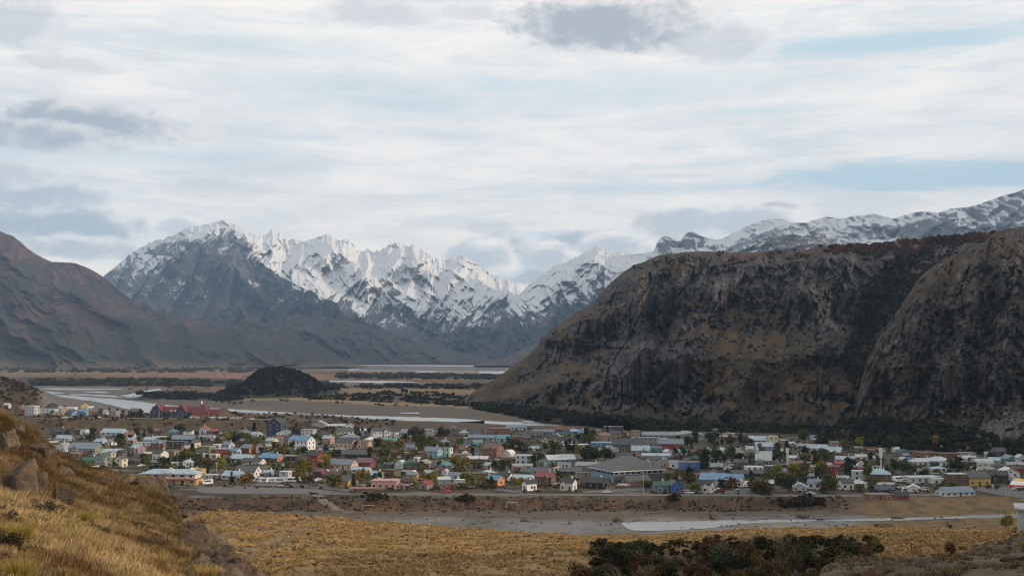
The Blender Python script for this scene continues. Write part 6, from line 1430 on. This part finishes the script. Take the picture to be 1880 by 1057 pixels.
for i in range(250):
    px = r2_.uniform(1045, 1610); D = r2_.uniform(112, 232)
    top = float(IP([(1040, 1030), (1080, 1005), (1150, 985), (1200, 975), (1260, 985), (1330, 975), (1400, 970), (1460, 966), (1520, 972), (1580, 985), (1620, 1010)], px))
    x = (px-CX)/F*D; z = float(G(x, D)); H = r2_.uniform(2.8, 5.3); bp_ = proj(x, D, z)[1]; tp = proj(x, D, z+H)[1]
    if tp < top-3 or bp_ < 985: continue
    if 1180 < px < 1290 and tp < 1010 and D > 190: continue
    if any(math.hypot(x-t[0], D-t[1]) < 2.1 for t in TH): continue
    TH.append((x, D, z, H, px, bp_, tp))
TH = TH[:135]
THS = [(t[4], t[6]) for t in TH]
ANCH = [(1140, 958, 'the left tip of the near water channel'), (1230, 965, 'the middle of the near water channel'), (1327, 960, 'the right end of the near water pool'), (1480, 1020, 'the dark earth mound'), (1297, 905, 'the white house with black roof'), (1060, 1040, 'the left edge of the thicket'), (1600, 1000, 'the right edge of the thicket'), (1411, 901, 'the pale-roofed shed by the side road'), (1180, 1050, 'the rust clump at the bottom'), (1480, 920, 'the dark bush on the river bank')]
cnt = {}
for x, y, z, H, px, bp_, tp in sorted(TH, key=lambda t: -t[5]):
    k = 'rust' if (tp > 1020 and r2_.random() < .5) else r2_.choice(['evergreen', 'evergreen', 'evergreen', 'olive', 'olive', 'rust', 'bare', 'gold'] if px > 1350 else ['evergreen', 'evergreen', 'evergreen', 'olive', 'rust', 'bare'])
    s = r2_.randrange(4); key = (k, s)
    if key not in BP:
        root = empty('beech_tree' if k not in ('olive', 'gold') else 'shrub', (0, 0, 0)); a = bpy.data.objects.new('crown', BCR[k][s]); b = bpy.data.objects.new('trunk', (BTP[s % 3] if k in ('bare', 'rust') else BTR[s])); [col.objects.link(q) for q in (a, b)]; a.parent = b.parent = root; BP[key] = root
    else: root = copy_tree(BP[key])
    root.location = (x, y, z-.1); root.rotation_euler = (0, 0, r2_.uniform(0, 6.28)); w_ = r2_.uniform(.9, 1.4); root.scale = (H*w_, H*w_, H)
    d = BK[k][2]; sz = 'tall ' if H > 4.6 else 'low ' if H < 3.4 else ''; base_ = sz+d+' in the thicket'
    an = sorted(ANCH, key=lambda q: abs(q[0]-px)+abs(q[1]-tp)*.6); lab = None
    for q in an:
        side = ('left of ' if px < q[0]-12 else 'right of ' if px > q[0]+12 else 'straight below ' if tp > q[1] else 'straight above '); c_ = base_+', '+side+q[2]
        if len(c_.split()) <= 16 and c_ not in USED: lab = c_; break
    if not lab:
        row = 'front' if bp_ > 1065 else 'back' if bp_ < 1030 else 'middle'
        for o_ in ('slanting', 'broad', 'narrow', 'ragged', 'leafier', 'sparser', 'rounder', 'lopsided', 'upright'):
            c_ = o_+' '+sz+d+', '+row+' of the thicket, '+('left of ' if px < an[0][0] else 'right of ')+an[0][2]
            if len(c_.split()) <= 16 and c_ not in USED: lab = c_; break
    lab = lab or base_; USED.add(lab); tag(root, lab, 'tree' if 'shrub' not in d else 'shrub', 'trees of the foreground thicket')
for px, py, d0, H, k, lab in ((1853, 973, 60., 3.9, 'gold', 'upright yellow-green shrub beside the grey shed at the right edge'), (1846, 974, 60., 3.3, 'gold', 'lower left shrub of the yellow-green pair by the grey shed'), (1745, 973, 60., 1.6, 'rust', 'small rusty shrub alone on the gravel beyond the grass edge'), (1746, 1024, 30., 1.0, 'rust', 'dark low shrub on the slope above the earth mound'), (1790, 970, 60., 1.2, 'rust', 'tiny rust shrub left of the yellow-green pair'), (1610, 1012, 60., 2.4, 'gold', 'golden low shrub at the right end of the thicket')):
    h = hit(px, py, d0); root = copy_tree(BP[(k, 1)] if (k, 1) in BP else BP[[q for q in BP if q[0] == k][0]]); root.location = (h[0], h[1], h[2]-.1); root.scale = (H*.8, H*.8, H); tag(root, lab, 'shrub'); root.name = 'shrub'
# undergrowth in the hollow
n = 2600; px = rng.uniform(1050, 1620, n); y = rng.uniform(100, 225, n); x = (px-CX)/F*y; z = G(x, y); k = (fbm(x/8, y/8, 3, 511) > -.15)&(sst(1060, 1120, px)*sst(1625, 1580, px) > .3)&(proj(x, y, z)[1] > 992)
scrub(np.stack([x, y, z-.15], -1)[k], .7, 1.9, C(.038, .029, .014), .5)
# ---------------------------------------------------------------- rocks
m_rock, t, b = newmat('weathered_rock'); g = nd(t, 'ShaderNodeNewGeometry'); n1_ = noise(t, g.outputs['Position'], .9, 7, .65); n2_ = noise(t, g.outputs['Position'], 5., 5, .7)
c1 = mixc(t, ramp(t, n1_, .35, .65), (.060, .045, .034), (.150, .112, .080)); c1 = mixc(t, mth(t, 'MULTIPLY', ramp(t, n2_, .5, .7), .6), c1, (.05, .04, .033)); t.links.new(c1, b.inputs['Base Color']); b.inputs['Roughness'].default_value = .95; b.inputs['Specular IOR Level'].default_value = .15
bp = nd(t, 'ShaderNodeBump'); bp.inputs['Strength'].default_value = .8; bp.inputs['Distance'].default_value = .15; t.links.new(mth(t, 'ADD', n1_, n2_), bp.inputs['Height']); t.links.new(bp.outputs[0], b.inputs['Normal'])
def rock_mesh(seed, sx, sy, sz, nu=40, nv=26):
    r = np.random.default_rng(seed); u = np.linspace(0, 2*math.pi, nu, endpoint=False); v = np.linspace(0, math.pi, nv); U, Vv = np.meshgrid(u, v); d = np.stack([np.sin(Vv)*np.cos(U), np.sin(Vv)*np.sin(U), np.cos(Vv)], -1).reshape(-1, 3); rad = np.full(len(d), 1.25)
    for i in range(13):   # faceting planes
        nn = r.normal(size=3)*[1, 1, .8]; nn /= np.linalg.norm(nn); c = d@nn; h = r.uniform(.42, .86); rad = np.where(c > .05, np.minimum(rad, h/np.maximum(c, .05)), rad)
    cv, ce = cells(d[:, 0]*2.2+d[:, 1]*1.6+seed, d[:, 2]*1.5+d[:, 1]*1.1, seed+2); rad = rad*(1.1+.10*(cv-.5)-.10*sst(.12, 0, ce)+.05*fbm(d[:, 0]*5+seed, d[:, 1]*5+d[:, 2]*5, 4, seed, .6)); p = d*rad[:, None]*[sx, sy, sz]
    i = np.arange(nv-1)[:, None]*nu; j = np.arange(nu)[None]; j2 = (j+1) % nu; Fc = np.stack([i+j, i+nu+j, i+nu+j2, i+j2], -1).reshape(-1, 4); return p, Fc
ROCKS = [(26, 905, 56, 66, 'broad flat-faced boulder at the left edge of the slope'), (68, 908, 34, 64, 'tall split boulder beside the broad flat-faced one'), (6, 830, 40, 52, 'dark boulder above the flat-faced one at the photo edge'), (108, 925, 36, 40, 'triangular brown boulder below the split boulder'), (60, 835, 34, 34, 'craggy boulder on the crest right of the photo edge'), (86, 850, 26, 30, 'second craggy boulder down the crest'), (74, 818, 22, 18, 'small knob of rock on the skyline of the slope'), (30, 795, 26, 18, 'low rock near the top of the slope'), (116, 872, 26, 22, 'lowest craggy boulder of the crest row'), (135, 866, 18, 12, 'small rock resting in grass below the crest row'), (296, 912, 30, 42, 'pale pillar boulder ending the rocky lip above the inn'), (276, 902, 30, 34, 'dark shaded boulder against the pale pillar'), (252, 895, 30, 26, 'rounded boulder in the middle of the rocky lip'), (230, 892, 24, 22, 'jagged rock left of the rounded boulder'), (212, 886, 20, 14, 'flat rock starting the rocky lip'), (186, 888, 16, 12, 'lone grey stone left of the rocky lip'), (136, 902, 12, 8, 'small dark stone on the open grass slope'), (322, 915, 14, 12, 'small rock right of the pale pillar boulder'), (340, 950, 26, 22, 'topmost jagged rock of the right-hand rib'), (354, 968, 24, 24, 'second jagged rock of the right-hand rib'), (368, 982, 28, 26, 'leaning slab in the upper rib'), (384, 1000, 28, 30, 'dark cleft rock in the middle of the rib'), (400, 1010, 26, 26, 'broken grey rock below the cleft rock'), (414, 1026, 30, 30, 'wide craggy rock low on the rib'), (430, 1040, 30, 30, 'pointed rock near the foot of the rib'), (447, 1054, 28, 26, 'last rock at the foot of the rib'), (392, 1034, 24, 20, 'half-buried rock left of the rib'), (420, 1058, 24, 18, 'half-buried rock at the bottom of the rib'), (374, 1012, 18, 14, 'stone embedded beside the leaning slab'), (344, 985, 18, 12, 'stone in the grass left of the rib'),
         (1572, 1026, 40, 20, 'pointed rock capping the dark earth mound'), (1634, 1050, 26, 12, 'flat stone low on the earth mound'), (1700, 1040, 20, 12, 'grey stone at the right foot of the earth mound'), (1866, 1032, 46, 20, 'broad low boulder at the right edge of the photo'), (1772, 1035, 12, 7, 'small stone left of the broad low boulder'), (1490, 1052, 26, 12, 'half-buried stone on the left flank of the earth mound')]
q = hits([r_[0] for r_ in ROCKS], [r_[1] for r_ in ROCKS], 12.)
for i, ((a, b, w_, h_, lb), x, y, z) in enumerate(zip(ROCKS, *q)):
    s = y/F; V, Fc = rock_mesh(600+i, w_*s*.74, w_*s*.66, h_*s*.56, 90, 56); o = mesh('boulder', V, Fc, [m_rock]); o.location = (x, y+w_*s*.25, z+h_*s*.20); o.rotation_euler = (rn.uniform(-.2, .2), rn.uniform(-.2, .2), rn.uniform(-.5, .5)); tag(o, lb, 'boulder', 'boulders on the near slopes')
q = hits([960, 1138, 1310, 1476, 1650, 1620], [956, 958, 952, 950, 951, 967], 300.)
for i, (x, y, z, w_, h_, lb) in enumerate(zip(*q, (20, 20, 18, 24, 22, 40), (8, 12, 11, 9, 6, 7), ('small dark gravel heap left of the near water channel', 'steep dark gravel heap at the left tip of the near water', 'rounded gravel heap above the right end of the water pool', 'wide gravel heap where the water channel narrows', 'low gravel heap above the right-hand stream', 'long low gravel ridge below the right-hand stream'))):
    s = y/F; V, Fc = rock_mesh(700+i, w_*s*.55, w_*s*.4, h_*s*.75); o = mesh('gravel_heap', V, Fc, [m_rock]); o.location = (x, y, z); tag(o, lb, 'gravel heap', 'gravel heaps on the river bed')
# loose stones
px, x, y = field(2600, (-100, 1900), (14, 262), 1.5); k = (fbm(x/6, y/6, 3, 521) > .1); x, y = x[k], y[k]; st_ = [rock_mesh(800+i, 1, 1, .6, 10, 7) for i in range(4)]; s_ = rng.uniform(.06, .28, len(x))*(.5+y/160)
scatter('loose_stones', st_, np.stack([x, y, G(x, y)], -1), np.stack([s_, s_, s_], -1), rng.uniform(0, 6.28, len(x)), m_rock)
px = np.concatenate([rng.normal(u, 16, 60) for u in range(330, 480, 12)]); base_r = np.interp(px, [330, 380, 440, 480], [930, 990, 1040, 1075]); pyy = base_r+rng.uniform(-4, 60, len(px)); q = hits(px, pyy, 14.); k = q[1] < 85; s_ = rng.uniform(.10, .42, k.sum())
scatter('rubble', [rock_mesh(820+i, 1, 1, .8, 14, 10) for i in range(4)], np.stack([q[0][k], q[1][k], q[2][k]], -1), np.stack([s_, s_, s_*rng.uniform(.6, 1.3, k.sum())], -1), rng.uniform(0, 6.28, k.sum()), m_rock)

# ---- big golden tussocks on the near slope
TU = [(36, 1000, 74, 46, 'broad olive-gold tussock at the left edge of the near slope'), (150, 962, 64, 26, 'long olive-gold tussock on the open slope'), (30, 1068, 90, 44, 'bright yellow tussock in the bottom left corner'), (292, 1045, 56, 30, 'pale golden tussock near the bottom of the slope'), (385, 1064, 56, 26, 'low yellow tussock at the bottom right of the slope'), (90, 918, 24, 14, 'small orange tussock below the flat-faced boulder'), (225, 962, 30, 16, 'dull green tussock right of the long olive-gold tussock'), (140, 1020, 46, 22, 'brownish tussock below the long olive-gold tussock')]
q = hits([t[0] for t in TU], [t[1] for t in TU], 9.); tus = [tuft(420, .95, .95, .012, 900+i) for i in range(3)]
mt_ = [plain('tussock_grass_%d' % i, c, .9, .1, var=.4, scale=6) for i, c in enumerate(((.26, .20, .05), (.34, .24, .09), (.17, .12, .05)))]
for i, ((a, b, w_, h_, lb), x, y, z) in enumerate(zip(TU, *q)):
    s = y/F; v, f = tus[i % 3]; o = mesh('grass_tussock', v*[w_*s*.5, w_*s*.5, h_*s*1.0], f, [mt_[(0, 0, 0, 1, 1, 2, 0, 2)[i]]]); o.location = (x, y, z); tag(o, lb, 'tussock', 'large tussocks on the near slope')
